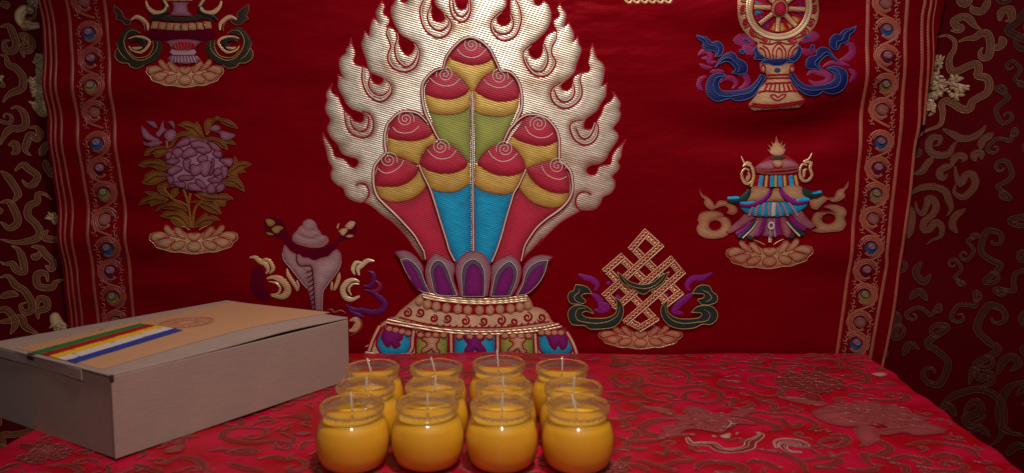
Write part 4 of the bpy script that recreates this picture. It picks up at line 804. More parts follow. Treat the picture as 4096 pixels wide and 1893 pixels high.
def fillcurtain(g, S, traced, u0, u1, seed, mf, me):
    r0 = random.Random(seed); U = []
    for t in traced: P_, c_ = parse(t); U += spline(S.uv(P_), c_, False, .006).tolist()
    U = np.array(U)
    for _ in range(3500):
        c = np.array([r0.uniform(u0, u1), r0.uniform(-.5, .55)]); s = r0.uniform(.012, .034)
        q = cloud(c, s, r0.uniform(0, 6.28), r0.choice((-1, 1)))
        if q[:, 0].min() < u0 or q[:, 0].max() > u1: continue
        if min(np.min(np.hypot(U[:, 0]-p[0], U[:, 1]-p[1])) for p in q) < .0060: continue
        scroll(g, S, None, mf, me, w=s*.22, ew=.0006, raw=q, taper=(.3, .25), hh=.0002); U = np.vstack([U, q])
def blossom(mb, S, t):
    P_, c_ = parse(t); q = S.uv(P_); fill(mb, S, [t], M_BGB, z=.0008, puff=.0016, pw=.002, grid=.0026)
    c = q.mean(0); r0 = random.Random(len(t)*31+int(abs(c[0])*1e4))
    lo, hi = q.min(0), q.max(0); L = spline(q, [False]*len(q), True, .002); k = 0
    for _ in range(60):
        p = lo+(hi-lo)*np.array([r0.random(), r0.random()])
        if not inside(p[None], [L])[0]: continue
        k += 1
        if k > 9: break
        d = (p-c)/max(np.linalg.norm(p-c), 1e-6); n_ = np.array([-d[1], d[0]]); a, b = r0.uniform(.0025, .0045), r0.uniform(.0012, .0020)
        e = np.array([p+d*a*math.cos(x)+n_*b*math.sin(x) for x in np.linspace(0, 2*PI, 11)[:-1]])
        fill(mb, S, [e], M_BGB, z=.0016+.0003*(k % 4), puff=.0036, pw=.0016, grid=.0013, raw=True)
LS = ["O:0,200 60,190 90,240 120,330 90,380 40,370 30,310 70,300", "O:130,345 180,325 190,290 165,262 220,290 240,340 210,380 165,375 180,430", "O:0,410 40,420 60,480 120,510 170,580 160,660 90,690 50,720 20,765", "O:80,810 130,800 180,850 190,930 140,960 80,960 30,1010 0,1080",
 "O:220,955 270,950 300,1000 270,1035 225,1005 200,1060 185,1120 230,1160", "O:60,1085 110,1070 120,1125 80,1145", "O:300,1160 340,1090 390,1060", "O:0,40 40,30 50,65",
 "P:0,70 40,100 90,170 110,220 70,270", "P:0,270 50,262 90,320 110,390 60,430 20,405 0,390", "P:325,250 280,215 235,215 232,262 182,290 172,350 220,400 248,450 225,495 110,518 0,500", "P:70,540 110,560 140,620 150,700 100,690 75,650 30,655 0,640", "P:195,545 245,550 290,600 330,640 320,690 285,660",
 "P:195,595 225,612 245,580", "P:300,765 285,712 232,720 240,790 320,800 352,765 400,750", "P:0,740 50,730 100,790 150,820 190,880 200,940 150,958 128,912 165,895", "P:230,930 245,872 290,880 292,930 240,950 240,1000", "P:0,865 60,842 115,850", "P:-20,1020 60,1010 130,990 160,1050 240,1095", "P:90,70 140,30 180,60 232,100 210,150 170,160 135,125",
 "X:-40,1260 20,1240 60,1290 40,1340", "X:100,-60 60,-20 20,-40", "P:280,0 300,60 340,110", "P:300,440 270,480 330,500 380,480"]
g = MB(); gb_ = MB()
for t in LS: scroll(g, CLP, t, M_BGF, M_BGE, w=.0072, ew=.0007, taper=(.15, .1), hh=.0002)
scroll(g, CLP, "O:245,95 195,68 148,110 165,165 230,192 295,192", M_BGB, M_BGE, w=.010)
for t in ["O:255,425 300,400 330,440 320,500 270,502", "O:262,515 330,500 335,570 290,592", "O:205,600 250,580 335,600 335,640 260,652", "O:230,655 335,640 340,720 280,742 240,705", "O:235,770 340,742 350,860 290,862", "P:318,970 360,958 395,1010 425,1045 350,1075 315,1020", "P:290,350 350,340 355,400 320,385", "O:-10,570 20,590 -10,610", "O:205,0 260,-10 285,50 240,50 210,30"]:
    blossom(gb_, CLP, t)
# the weave repeats above, below and beyond what the picture shows
fillcurtain(g, CLP, LS, -.43, -.06, 3, M_BGF, M_BGE); g.link('gold_scrollwork', cl); gb_.link('gold_blossom', cl)
g = MB(); gb_ = MB()
RS = ["L:1060,360 1160,340 1230,390 1230,470 1190,540 1180,620 1210,680 1280,670 1360,630 1440,610 1460,660 1450,720 1530,740 1560,800 1540,880 1460,930 1400,970 1370,1040 1300,1040 1220,990 1150,960 1110,1000 1120,1080 1095,1191 M:960,60 880,130", "L:1270,400 1340,370 1420,360 1480,320 1540,320 1570,390 1570,470 1550,540 1490,550 1470,500 1500,450",
 "L:1200,290 1270,300 1300,270 1250,250 1230,200 1310,160 1370,180 1420,240 1480,280", "L:1560,-30 1530,60 1480,110 1400,90 1400,50", "L:1590,470 1660,440 1690,400 1660,350", "L:1260,-10 1330,40 1400,0", "L:1660,200 1680,110 1760,90 1770,180 1710,200",
 "M:1120,40 1220,90 1300,130 1400,120 1480,70 1530,0", "M:1270,145 1220,200 1180,270 1100,290 1010,260 990,180 1030,120 1100,130 1080,190 1040,200", "M:1040,300 970,380 930,440 850,470", "M:1210,390 1230,320 1290,290 1330,320 1305,355", "M:1230,385 1130,410 1090,460 1120,510 1170,470", "M:1240,395 1250,480 1290,560 1340,480 1400,470 1430,540 1400,620 1310,690 1230,640 1250,560",
 "M:800,670 920,600 1040,590 1140,630 1180,720 1200,800 1160,870", "M:870,730 880,800 930,850 970,770 990,700 1040,720 1060,790 1020,860 950,920 940,990 990,1000 1050,930 1110,970 1100,1060 1020,1100 970,1140", "M:830,780 835,900 800,1080", "M:1480,230 1500,150 1600,80", "M:1430,350 1420,280 1480,270 1490,330", "M:1260,1030 1210,960 1240,870 1340,800",
 "N:650,60 620,120 660,170 700,130", "N:590,260 640,220 680,270", "N:735,920 780,810 860,765 960,748 1050,790 1085,880 1065,1000 1000,1060", "N:1215,700 1110,740 1060,860 1090,960 1215,1000", "N:870,890 900,830 940,810 965,850 930,880 880,900 900,940 950,920 990,880", "N:900,720 925,640 960,690 1010,660 1015,710 960,735", "N:1050,670 1080,600 1130,570 1165,610 1120,650", "N:1100,1100 1150,1050 1210,1060", "N:1150,780 1200,740 1230,800 1180,830", "N:900,980 950,950 1010,1000", "N:740,860 790,830 830,890", "N:560,560 590,500 640,530"]
M_BGF2 = thread('shaded_gold_weave', (.055,.007,.004), (.04,.003,.003), rough=.6, spec=.2, depth=.2, scale=220)  # darker copy of the gold weave, shade of the right curtain painted in
M_BGE2 = thread('shaded_outline_weave', (.13,.034,.013), (.09,.018,.008), rough=.5, depth=.3, scale=260)  # outline thread dimmed the same way by painted shade
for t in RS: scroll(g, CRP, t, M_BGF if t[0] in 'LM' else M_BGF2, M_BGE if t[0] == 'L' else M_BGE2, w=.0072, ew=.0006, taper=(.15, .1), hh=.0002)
for t in ["L:995,580 1030,530 1065,560 1050,610 1060,660 1010,650", "L:1100,535 1125,580 1095,650 1060,690 1080,620", "L:985,700 1040,680 1100,720 1090,760 1020,750", "L:980,770 1050,750 1130,765 1170,800 1130,840 1050,860 985,850", "L:1150,790 1190,745 1270,725 1320,745 1260,780 1200,795", "L:1180,820 1230,790 1300,800 1370,835 1300,885 1220,865", "L:1000,890 1080,860 1160,850 1100,910 1030,950", "L:1180,875 1240,890 1310,905 1250,935 1190,905", "L:945,925 1000,905 1010,960 950,1015", "L:925,1060 965,985 1005,1000 985,1060 920,1125", "L:1010,965 1055,1000 1040,1080 985,1105 1020,1040"]:
    blossom(gb_, CRP, t)
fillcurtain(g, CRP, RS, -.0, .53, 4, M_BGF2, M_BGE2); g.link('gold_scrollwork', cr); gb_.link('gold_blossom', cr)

# ================================================================== TABLECLOTH
def wave_t(x, y): return .0009*np.sin(x*19+2+np.sin(y*14)*.8)+.0006*np.sin(x*43+y*31)+.0007*np.sin(y*37+x*9)-.0006
TP = Plane((0, 0, 0), (1, 0, 0), (0, 1, 0), wave_t)
M_TBL = satin('crimson_brocade', (.54,.006,.040), (.37,.002,.007), rough=.42, spec=.6, sheen=.4, nscale=20, pucker=.007, hard=.09)  # pink and red damask patches paint sheen into the cloth colour
M_TF = thread('russet_weave', (.21,.016,.014), (.15,.008,.010), rough=.45, spec=.35, depth=.2, scale=220)
M_TE = thread('rose_outline_weave', (.34,.07,.055), (.22,.03,.03), rough=.35, spec=.6, depth=.4, scale=260)
M_TP = thread('dusky_petal_weave', (.33,.060,.060), (.22,.02,.025), rough=.40, spec=.5, depth=.3, scale=180)
M_TG = thread('pale_glint_weave', (.66,.46,.40), (.40,.12,.1), rough=.3, spec=.8, depth=.4, scale=260)  # highlights on the cloth painted as a pale thread colour
table = tag(empty('tablecloth', loc=(0, 0, 0)), 'crimson brocade cloth with scroll pattern covering the table under the candles', 'tablecloth')
xl = lambda y: -.408+0*y+.0015*np.sin(y*60)
xr = lambda y: .379+.1316*(y-.545)+.0020*np.sin(y*55+.5)+.001*np.sin(y*140)-.05*np.exp(-np.maximum(0, .905-y)/.006)*0
YB = .9045; YF = .22; DR = .42
na, nb = 320, 260
aa = np.concatenate([np.linspace(-DR, -.012, 40), np.linspace(-.012, .012, 13)[1:-1], np.linspace(.012, 1-.012, na), 1+np.linspace(-.012, .012, 13)[1:-1], 1+np.linspace(.012, DR, 40)])
bb = np.concatenate([np.linspace(-DR, -.012, 40), np.linspace(-.012, .012, 13)[1:-1], np.linspace(.012, 1-.012, nb), 1+np.linspace(-.012, .012, 13)[1:-1], 1+np.linspace(.012, .30, 30)])
ga, gb = np.meshgrid(aa, bb); ga = ga.ravel(); gb = gb.ravel()
yc = YF+(YB-YF)*np.clip(gb, 0, 1); x0 = xl(yc); x1 = xr(yc)
X = x0+(x1-x0)*np.clip(ga, 0, 1); Y = yc.copy()
ea = np.maximum(0, np.maximum(-ga, ga-1))*.8; eb = np.maximum(0, np.maximum(-gb, gb-1))*.69
R_ = .004
def drop(e): t = np.clip(e/(R_*PI/2), 0, 1)*PI/2; return R_*np.sin(t), np.where(e < R_*PI/2, R_*(1-np.cos(t)), R_+e-R_*PI/2)
ha, za = drop(ea); hb, zb = drop(eb)
fa = np.clip(ea*6, 0, 1)*.008*np.sin(Y*70+np.sin(Y*23)); fb = np.clip(eb*6, 0, 1)*.008*np.sin(X*60)
sy = np.where(gb > .5, .15, 1.0)
X = X+np.where(ga < .5, -1, 1)*(ha+(fa+.010*np.clip(ea*5, 0, 1))*(ea > 0)); Y = Y+np.where(gb < .5, -1, 1)*(hb*sy+(fb+.010*np.clip(eb*5, 0, 1))*sy*(eb > 0))
Zt = wave_t(X, Y)*np.exp(-(ea+eb)*50)-np.maximum(za, zb)-.3*np.minimum(za, zb)
b = MB(); idx = np.arange(len(aa)*len(bb)).reshape(len(bb), len(aa))
F = np.stack([idx[:-1, :-1], idx[:-1, 1:], idx[1:, 1:], idx[1:, :-1]], -1).reshape(-1, 4)
b.add(np.column_stack([X, Y, Zt]), F, M_TBL); b.link('cloth', table)
g = MB(); used = []
def clipok(q): return (q[:, 0] > xl(q[:, 1])+.001) & (q[:, 0] < xr(q[:, 1])-.001) & (q[:, 1] < YB-.001)
def tsc(t, w=.0075, glint=False):
    P_, c_ = parse(t); q = spline(TP.uv(P_), c_, False, .003)
    ok = clipok(q)
    if not ok.all():
        i = np.where(ok)[0]
        if len(i) < 3: return
        q = q[i[0]:i[-1]+1]
        if not clipok(q).all(): return
    used.extend(q[::3].tolist())
    scroll(g, TP, None, M_TF, M_TG if glint else M_TE, w=w, z=.0003, ew=.0007, raw=q[::2], taper=(.25, .35), hh=.0002)
T1 = ["T:110,105 150,130 250,140 290,175 380,185 480,180 540,160", "T:540,175 680,195 780,230 840,290 800,340", "T:180,245 120,290 160,340 260,375 330,350 390,320 380,280 330,260", "T:230,310 290,290 330,330 290,350", "T:470,270 520,250 600,255 640,290 690,270",
 "T:340,430 330,390 430,345 560,365 720,380 900,365 1050,400 1130,450 1100,500 980,520 860,500 780,470 820,420 920,410 1000,440 960,470 900,460", "T:345,390 380,460 480,500 620,520", "T:520,440 570,420 640,430 700,460 640,465 570,452", "T:700,520 640,560 570,600 600,640 740,670", "T:740,690 600,690 480,710 380,760 440,800 600,830 760,825 900,830",
 "T:150,590 220,630 340,630 410,600 380,560 300,540 400,530 460,545", "T:60,450 180,440 280,470 360,465", "T:1440,965 1560,985 1700,1010 1850,1090 1920,1191", "T:1100,320 1200,330 1310,340 1240,352", "T:1110,330 1140,370 1240,390 1340,400", "T:1390,400 1420,440 1520,470 1650,465 1720,410", "T:1680,400 1680,450 1740,480 1860,485 1900,460",
 "T:1520,240 1600,230 1620,190 1720,180 1850,190 1900,210 2000,200 2030,240 1990,265", "T:1520,290 1430,295 1400,330 1500,370 1620,390 1900,395", "T:1960,150 2050,125 2180,140 2250,190 2240,230", "T:690,160 760,145 880,165 850,190 760,180", "T:1030,160 1000,180 1100,190 1180,165 1100,142", "T:1230,165 1350,165 1440,180 1470,215 1400,240 1280,240 1180,265",
 "T:1250,660 1400,670 1500,710 1600,740 1660,780 1580,792", "T:1300,650 1450,620 1600,640 1800,660 1960,720 2020,770 1940,800", "T:1480,530 1600,545 1620,590 1580,612 1700,600 1740,580", "T:1580,680 1680,690 1720,730 1800,770 1860,740 1800,720", "T:2020,910 2100,940 2240,930 2300,890 2240,840 2120,850",
 "T:180,930 250,940 250,880 340,870 480,860 620,850", "T:250,920 340,945 440,940", "T:500,970 600,1000 640,970 740,980 700,1012", "T:330,1050 430,1070 520,1110 640,1090 720,1060 860,1050 760,1010", "T:580,1110 640,1150 720,1150", "T:890,1150 920,1100 1020,1070 1160,1080 1290,1110 1340,1150 1280,1180 1060,1170", "T:1370,1090 1450,1070 1560,1100 1640,1140 1720,1150",
 "T:1880,1080 2000,1060 2150,1040 2230,1070 2150,1110 2000,1140 2200,1155", "T:130,1090 230,1100 340,1110 430,1150 460,1180", "T:80,680 200,690 250,740 150,745", "T:160,830 260,850 340,820 300,770 220,790", "T:1180,480 1250,490 1240,520 1160,520", "T:1200,570 1300,590 1400,570 1380,530 1290,550", "T:880,240 980,235 1080,245 1000,260", "T:880,285 960,280 1040,290",
 "N:100,1030 150,1010 240,1020 200,1050 130,1045", "N:320,1050 400,1020 480,1060 420,1090 340,1090 380,1140 450,1150", "N:560,1050 680,1030 800,1040 900,1060 960,1110", "N:700,1110 800,1090 860,1130", "N:480,1130 560,1150 560,1191", "N:40,600 130,575 210,590 220,620 120,640", "N:280,650 340,660 360,710 300,720", "N:250,1170 350,1180 420,1160",
 "Q:180,1010 230,1030 300,1010 380,1040", "Q:130,1100 260,1090 400,1080 380,1112", "Q:1050,1130 1130,1090 1240,1095 1310,1140 1280,1180", "Q:1340,1050 1430,1040 1520,1060 1640,1055 1560,1030 1440,1062", "Q:1720,890 1600,890 1480,900 1430,960 1600,990 1740,980 1860,990 1880,960 1800,920", "Q:1650,1100 1750,1080 1860,1110", "Q:1780,820 1900,810 1980,830 1940,790", "Q:2020,980 1960,990 1930,1040", "Q:860,1120 960,1150 1040,1170", "Q:1060,1040 1160,1010 1180,970 1290,960", "Q:1460,1120 1560,1150 1700,1170", "Q:300,1150 420,1140 520,1170 480,1190",
 "S:1110,100 1080,90 1020,120", "S:640,210 700,180 760,190", "S:1440,340 1500,380 1620,380", "S:1380,450 1500,440 1600,470", "S:1430,90 1500,120 1600,140"]
for k, t in enumerate(T1): tsc(t, w=.0085 if k in (0, 9, 17, 23, 33) else .0062)
tsc("T:810,850 850,900 920,905 1040,915 1120,965 1260,975 1380,950 1400,900 1460,870 1500,830 1440,805", .0085, True)
tsc("T:1640,960 1640,900 1720,880 1840,890 1910,930 1850,940 1760,920 1700,940 1760,990 1900,1000", .0060, True)
for t, m in [("T:560,770 640,740 840,740 880,680 840,620 780,590 850,560 960,570 1010,620 1180,660 1300,690 1460,745 1300,732 1220,740 1180,790 1130,820 1000,800 900,780 760,790 640,800", M_TP), ("N:60,880 110,850 200,825 350,832 400,805 500,850 650,885 700,905 600,920 480,915 400,945 250,955 130,930", M_TP),
  ("N:370,980 450,965 540,930 650,920 780,955 740,985 620,1000 560,985 450,1000", M_TP), ("T:1120,840 1210,820 1200,865 1130,860", M_TG), ("T:1040,835 1090,850 1050,855", M_TG), ("T:1260,815 1290,815 1265,840", M_TG), ("N:380,665 430,655 465,665 430,680", M_TG),
  ("N:925,1000 960,1010 995,1050 960,1035", M_TG), ("N:1030,1065 1060,1080 1080,1105", M_TG), ("N:700,960 780,960 760,985", M_TP), ("T:120,145 200,160 260,190 100,200", M_TF), ("Q:1060,1040 1180,1010 1160,1050 1070,1060", M_TP), ("Q:1880,930 1960,915 2000,930 1940,945", M_TP)]:
    P_, c_ = parse(t); q = TP.uv(P_)
    if clipok(q).all(): fill(g, TP, [t], m, z=.0007, puff=.0012, pw=.004, grid=.003); used.extend(q.tolist())
for t in ["T:820,600 900,620 960,660 1000,720 1080,770", "T:880,690 960,680 1060,720 1160,710", "T:940,740 1010,700 1110,690", "T:600,770 760,755 880,745", "T:1220,690 1320,710 1440,742", "T:1180,790 1220,740 1180,710", "T:790,600 830,640 880,630", "N:80,890 250,870 400,860", "N:130,920 300,910 480,905 650,895", "N:300,850 400,870 500,860", "N:450,940 560,925 700,930", "N:380,985 500,970 620,960 740,965"]:
    stroke(g, TP, t, M_TG if 'T:1180' in t else M_TE, w=.0010, z=.0022, h=.0006, taper=(.2, .2))
def peony(mb, S, c, R, seed, m, me):
    r0 = random.Random(seed); zz = .0008
    for ring, (n, rr, s) in enumerate(((9, 1.0, .52), (8, .72, .46), (6, .44, .38), (4, .2, .28))):
        for i in range(n):
            a = 2*PI*i/n+ring*.4+r0.uniform(-.15, .15); L = s*R*r0.uniform(.85, 1.15); d = rr*R*r0.uniform(.9, 1.08)
            u_ = np.array([math.cos(a), math.sin(a)]); w_ = np.array([-u_[1], u_[0]])
            q = np.array([c+u_*(d+L*x)+w_*(L*y) for x, y in ((-.9, 0), (-.5, -.42), (.05, -.55), (.38, -.28), (.25, 0), (.40, .26), (.05, .52), (-.5, .40))])
            if not clipok(q).all(): continue
            z0 = zz+.0005*ring+.00012*(i % 3)
            fill(mb, S, [q], m, z=z0, puff=.0020, pw=.004, grid=.0028, raw=True); stroke(mb, S, None, me, w=.0007, z=z0+.0001, h=.0005, raw=q, closed=True); used.extend(q.tolist())
    for a in (r0.uniform(0, 1), r0.uniform(1.8, 2.6), r0.uniform(3.6, 4.4)):
        u_ = np.array([math.cos(a), math.sin(a)]); w_ = np.array([-u_[1], u_[0]])
        q = np.array([c+u_*R*x+w_*R*y for x, y in ((1.3, -.15), (1.7, -.32), (2.3, -.12), (2.6, .05), (2.1, .25), (1.6, .22), (1.3, .1))])
        if clipok(q).all(): fill(mb, S, [q], m, z=.0006, puff=.0012, pw=.003, grid=.003, raw=True); stroke(mb, S, None, me, w=.0007, z=.0006, h=.0005, raw=q, closed=True); used.extend(q.tolist())
for t, R, sd in (("T:985,700", .024, 1), ("N:400,880", .034, 2), ("T:1950,345", .030, 3), ("Q:300,1075", .016, 4), ("T:60,1150", .015, 6)):
    P_, c_ = parse(t); peony(g, TP, TP.uv(P_)[0], R, sd, M_TP if sd < 3 else M_TF, M_TE)
# the same weave fills the rest of the cloth
U = np.array(used); fr_ = random.Random(5); placed = 0
def cscroll(cx, cy, s, a, fl):
    base = [(-1.2,.25),(-.6,-.1),(0,-.25),(.6,-.05),(.8,.4),(.35,.7),(-.05,.45),(.15,.2)] if fl else [(-1.3,-.4),(-.7,-.55),(-.35,-.1),(.1,.2),(.7,.1),(.9,-.35),(.5,-.6),(.2,-.3)]
    ca, sa = math.cos(a), math.sin(a); return np.array([(cx+s*(x*ca-y*sa), cy+s*(x*sa+y*ca)) for x, y in base])
for _ in range(11000):
    x = fr_.uniform(-.40, .42); y = fr_.uniform(.24, .895); s = fr_.uniform(.006, .022)
    if np.min(np.hypot(U[:, 0]-x, U[:, 1]-y)) < s*.7+.001: continue
    q = cscroll(x, y, s, fr_.uniform(0, 6.28), fr_.random() < .5)
    if not clipok(q).all() or min(np.min(np.hypot(U[:, 0]-p[0], U[:, 1]-p[1])) for p in q) < .0042: continue
    scroll(g, TP, None, M_TF, M_TE, w=s*fr_.uniform(.22, .34), z=.0003, ew=.0007, raw=q, taper=(.3, .35), hh=.0002); U = np.vstack([U, spline(q, [False]*8, False, .004)]); placed += 1
g.link('scroll_pattern', table)
print('table scrolls', placed)

# ================================================================== CARDBOARD BOX
def paper(name, col, col2, rough=.8, sp=.25):
    a = N(name); p = a.n('ShaderNodeBsdfPrincipled'); a.l(p.outputs[0], a.out.inputs[0]); tc = a.n('ShaderNodeTexCoord')
    n1 = noise(a, tc.outputs['Object'], 22, 4); n2 = noise(a, tc.outputs['Object'], 600, 3, .7)
    mp = a.n('ShaderNodeMapping'); mp.inputs['Scale'].default_value = (1, 9, 9); a.l(tc.outputs['Object'], mp.inputs[0]); n3 = noise(a, mp.outputs[0], 60, 3)
    c = a.mix(n1, col, col2); f = a.math('MULTIPLY_ADD', n2, sp*2, 1-sp); f = a.math('MULTIPLY', f, a.math('MULTIPLY_ADD', n3, .24, .88))
    sc = a.n('ShaderNodeVectorMath', operation='SCALE'); a.l(c, sc.inputs[0]); a.l(f, sc.inputs['Scale']); a.l(sc.outputs[0], p.inputs['Base Color'])
    p.inputs['Roughness'].default_value = rough; p.inputs['Specular IOR Level'].default_value = .25
    b_ = a.n('ShaderNodeBump'); b_.inputs['Strength'].default_value = .25; b_.inputs['Distance'].default_value = .0006
    a.l(a.math('ADD', n2, n3), b_.inputs['Height']); a.l(b_.outputs[0], p.inputs['Normal']); return a.m
M_CARD = paper('grey_cardboard', (.33,.225,.19), (.43,.29,.24)); M_CIN = paper('card_inside_shade', (.035,.022,.02), (.05,.03,.03))  # interior darkness of the box is painted into the inside card
M_KRAFT = paper('tan_label_paper', (.58,.29,.15), (.52,.26,.14), .6, .12); M_EDGE = paper('worn_card_edge', (.52,.40,.38), (.44,.33,.30))
M_SG = paper('green_ink', (.035,.16,.035), (.04,.17,.04), .55, .1); M_SR = paper('red_ink', (.42,.012,.008), (.40,.01,.01), .55, .1); M_SY = paper('yellow_ink', (.85,.46,.02), (.8,.44,.03), .55, .1)
M_SW = paper('white_ink', (.66,.55,.55), (.70,.58,.56), .55, .1); M_SB = paper('blue_ink', (.030,.050,.30), (.03,.05,.28), .55, .1); M_STAMP = paper('faint_red_stamp', (.56,.19,.10), (.60,.23,.13), .6, .1)
BO = (-.3065, .5704); YAW = 1.0125; BL, BW, BH = .2546, .1953, .0672
ca, sa = math.cos(YAW), math.sin(YAW)
BM = Matrix(((ca, -sa, 0, BO[0]), (sa, ca, 0, BO[1]), (0, 0, 1, .0006), (0, 0, 0, 1)))
box = tag(empty('cardboard_box', BM), 'flat grey cardboard box with five coloured stripes printed on its lid, left of the candles', 'box')
def slab(mb, a0, a1, b0, b1, z0, z1, m, nx=1, ny=1, f=None, inner=None, bev=0):
    """a panel with rounded top rim; f displaces points"""
    xs = np.linspace(a0, a1, nx+1); ysl = np.linspace(b0, b1, ny+1); V = []; Fc = []
    for zz in (z0, z1):
        for y in ysl:
            for x in xs: V.append((x, y, zz))
    n = nx+1; k = n*(ny+1)
    for j in range(ny):
        for i in range(nx):
            a = j*n+i; Fc.append((a, a+n, a+n+1, a+1)); Fc.append((k+a, k+a+1, k+a+n+1, k+a+n))
    for i in range(nx):
        Fc.append((i, i+1, k+i+1, k+i)); a = ny*n+i; Fc.append((a+1, a, k+a, k+a+1))
    for j in range(ny):
        a = j*n; Fc.append((a+n, a, k+a, k+a+n)); a = j*n+nx; Fc.append((a, a+n, k+a+n, k+a))
    V = np.array(V, float)
    if f is not None: V = f(V)
    mb.add(V, Fc, m)
def bevel(o, w, seg=2):
    m = o.modifiers.new('bevel', 'BEVEL'); m.width = w; m.segments = seg; m.limit_method = 'ANGLE'; m.angle_limit = math.radians(40)
TK = .0016; HT = BH-.0022
body = MB()
def wob(V):
    V = V.copy(); k = V[:, 2]/BH
    V[:, 1] -= .0018*np.sin(PI*np.clip(V[:, 0]/BL, 0, 1))*np.sin(PI*np.clip(k, 0, 1)); return V
slab(body, 0, BL, 0, TK, 0, HT, M_CARD, 24, 1, wob)
b2 = MB(); slab(b2, 0.0005, TK, TK+.0002, BW-TK-.0002, 0, HT-.0012, M_CARD, 1, 12)
b3 = MB(); slab(b3, BL-TK, BL-.0005, TK+.0002, BW-TK-.0002, 0, HT, M_CARD)
b4 = MB(); slab(b4, 0, BL, BW-TK, BW, 0, HT, M_CARD)
b5 = MB(); slab(b5, TK+.0003, BL-TK-.0003, TK+.0003, BW-TK-.0003, 0, .0015, M_CIN)
for mm, nm in ((body, 'front_panel'), (b2, 'end_panel'), (b3, 'end_panel'), (b4, 'back_panel'), (b5, 'base_panel')):
    o = mm.link(nm, box, smooth=False); bevel(o, .0005)
# lid: bowed sheet hinged at the back, its front edge lifting off the front panel
def lidf(V):
    V = V.copy(); s_ = np.clip(V[:, 0]/BL, 0, 1); fb_ = 1-np.clip(V[:, 1]/BW, 0, 1)
    V[:, 2] += .0022*fb_*np.exp(-((s_-.70)/.26)**2)+.0012*np.sin(PI*s_)*np.sin(PI*fb_)-.0004
    V[:, 1] += .0010*np.exp(-((s_-.70)/.26)**2)*(V[:, 1] < .01); return V
TOPZ = BH-.0002
lid = MB(); slab(lid, -.0008, BL+.0005, .0004, BW+.0003, BH-.0018, TOPZ, M_CARD, 40, 24, lidf); lo = lid.link('lid', box, smooth=True)
for p_ in lo.data.polygons: p_.use_smooth = False
bevel(lo, .0004)
tf = MB(); slab(tf, .0030, BL-.004, .0022, .0032, BH-.016, BH-.0022, M_CIN, 1, 1); tf.link('tuck_flap', box, smooth=False)
# end strip folded over the short side
st = MB()
def stf(V): V = V.copy(); k = np.clip((V[:, 1])/(BW*.99), 0, 1); V[:, 2] = np.where(V[:, 2] < BH-.005, BH-.0115+.0020*k, V[:, 2]); V[:, 0] -= .0006*np.sin(k*9); return V
slab(st, -.0006, .0004, .040, BW-.001, BH-.012, BH-.0020, M_CARD, 1, 16, stf); o = st.link('end_flap', box, smooth=False); bevel(o, .0004)
nt = MB(); slab(nt, -.0009, .0030, .114, .126, BH-.0060, BH+.0001, M_CIN, 2, 4, lambda V: V); o = nt.link('thumb_notch_shade', box, smooth=False); bevel(o, .0016, 3)  # solid dark block painted for the shade inside the thumb hole
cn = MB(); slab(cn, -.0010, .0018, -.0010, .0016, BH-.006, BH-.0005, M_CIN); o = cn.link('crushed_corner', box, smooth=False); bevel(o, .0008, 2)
BMN = np.array([[ca, -sa], [sa, ca]])
def wave_l(u, v):
    V = lidf(np.column_stack([u, v, 0*u])); return V[:, 2]
LP = Plane((BO[0], BO[1], TOPZ+.0006), (ca, sa, 0), (-sa, ca, 0), wave_l)
lab = MB()
fill(lab, LP, ["Q:652,524! 1400,320 2118,162! 1495,92! 95,387! 380,455"], M_KRAFT, z=.0003, puff=.0003, pw=.001, grid=.005)
Lk = [(205,416),(262,430),(313,443),(368,458),(425,472),(485,487)]; Rk = [(895,240),(948,247),(1000,256),(1055,265),(1115,276),(1175,288)]
for k, m in enumerate((M_SG, M_SR, M_SY, M_SW, M_SB)):
    fill(lab, LP, ['Q:%.1f,%.1f! %.1f,%.1f! %.1f,%.1f! %.1f,%.1f!' % (*Lk[k], *Lk[k+1], *Rk[k+1], *Rk[k])], m, z=.00085, puff=.00001, grid=.005)
P_, c_ = parse("Q:1195,236"); sc_ = LP.uv(P_)[0]
P_, c_ = parse("Q:980,236 1412,236"); q = LP.uv(P_); Rs = np.linalg.norm(q[1]-q[0])/2*.80
for r in (1, .93, .80, .52, .30):
    stroke(lab, LP, None, M_STAMP, w=.0011, z=.0007, h=.0001, raw=np.array([sc_+Rs*r*np.array([math.cos(t), math.sin(t)]) for t in np.linspace(0, 2*PI, 40)[:-1]]), closed=True)
for k in range(28):
    t = 2*PI*k/28; stroke(lab, LP, None, M_STAMP, w=.0016, z=.0007, h=.0001, raw=np.array([sc_+Rs*r*np.array([math.cos(t+dt), math.sin(t+dt)]) for r, dt in ((.83, 0), (.87, .09), (.91, .02))]))
for k in range(16):
    t = 2*PI*k/16; stroke(lab, LP, None, M_STAMP, w=.0018, z=.0007, h=.0001, raw=np.array([sc_+Rs*r*np.array([math.cos(t+dt), math.sin(t+dt)]) for r, dt in ((.33, 0), (.48, .16), (.62, -.1), (.76, .05))]))
lab.link('printed_label', box).location = (0, 0, TOPZ)

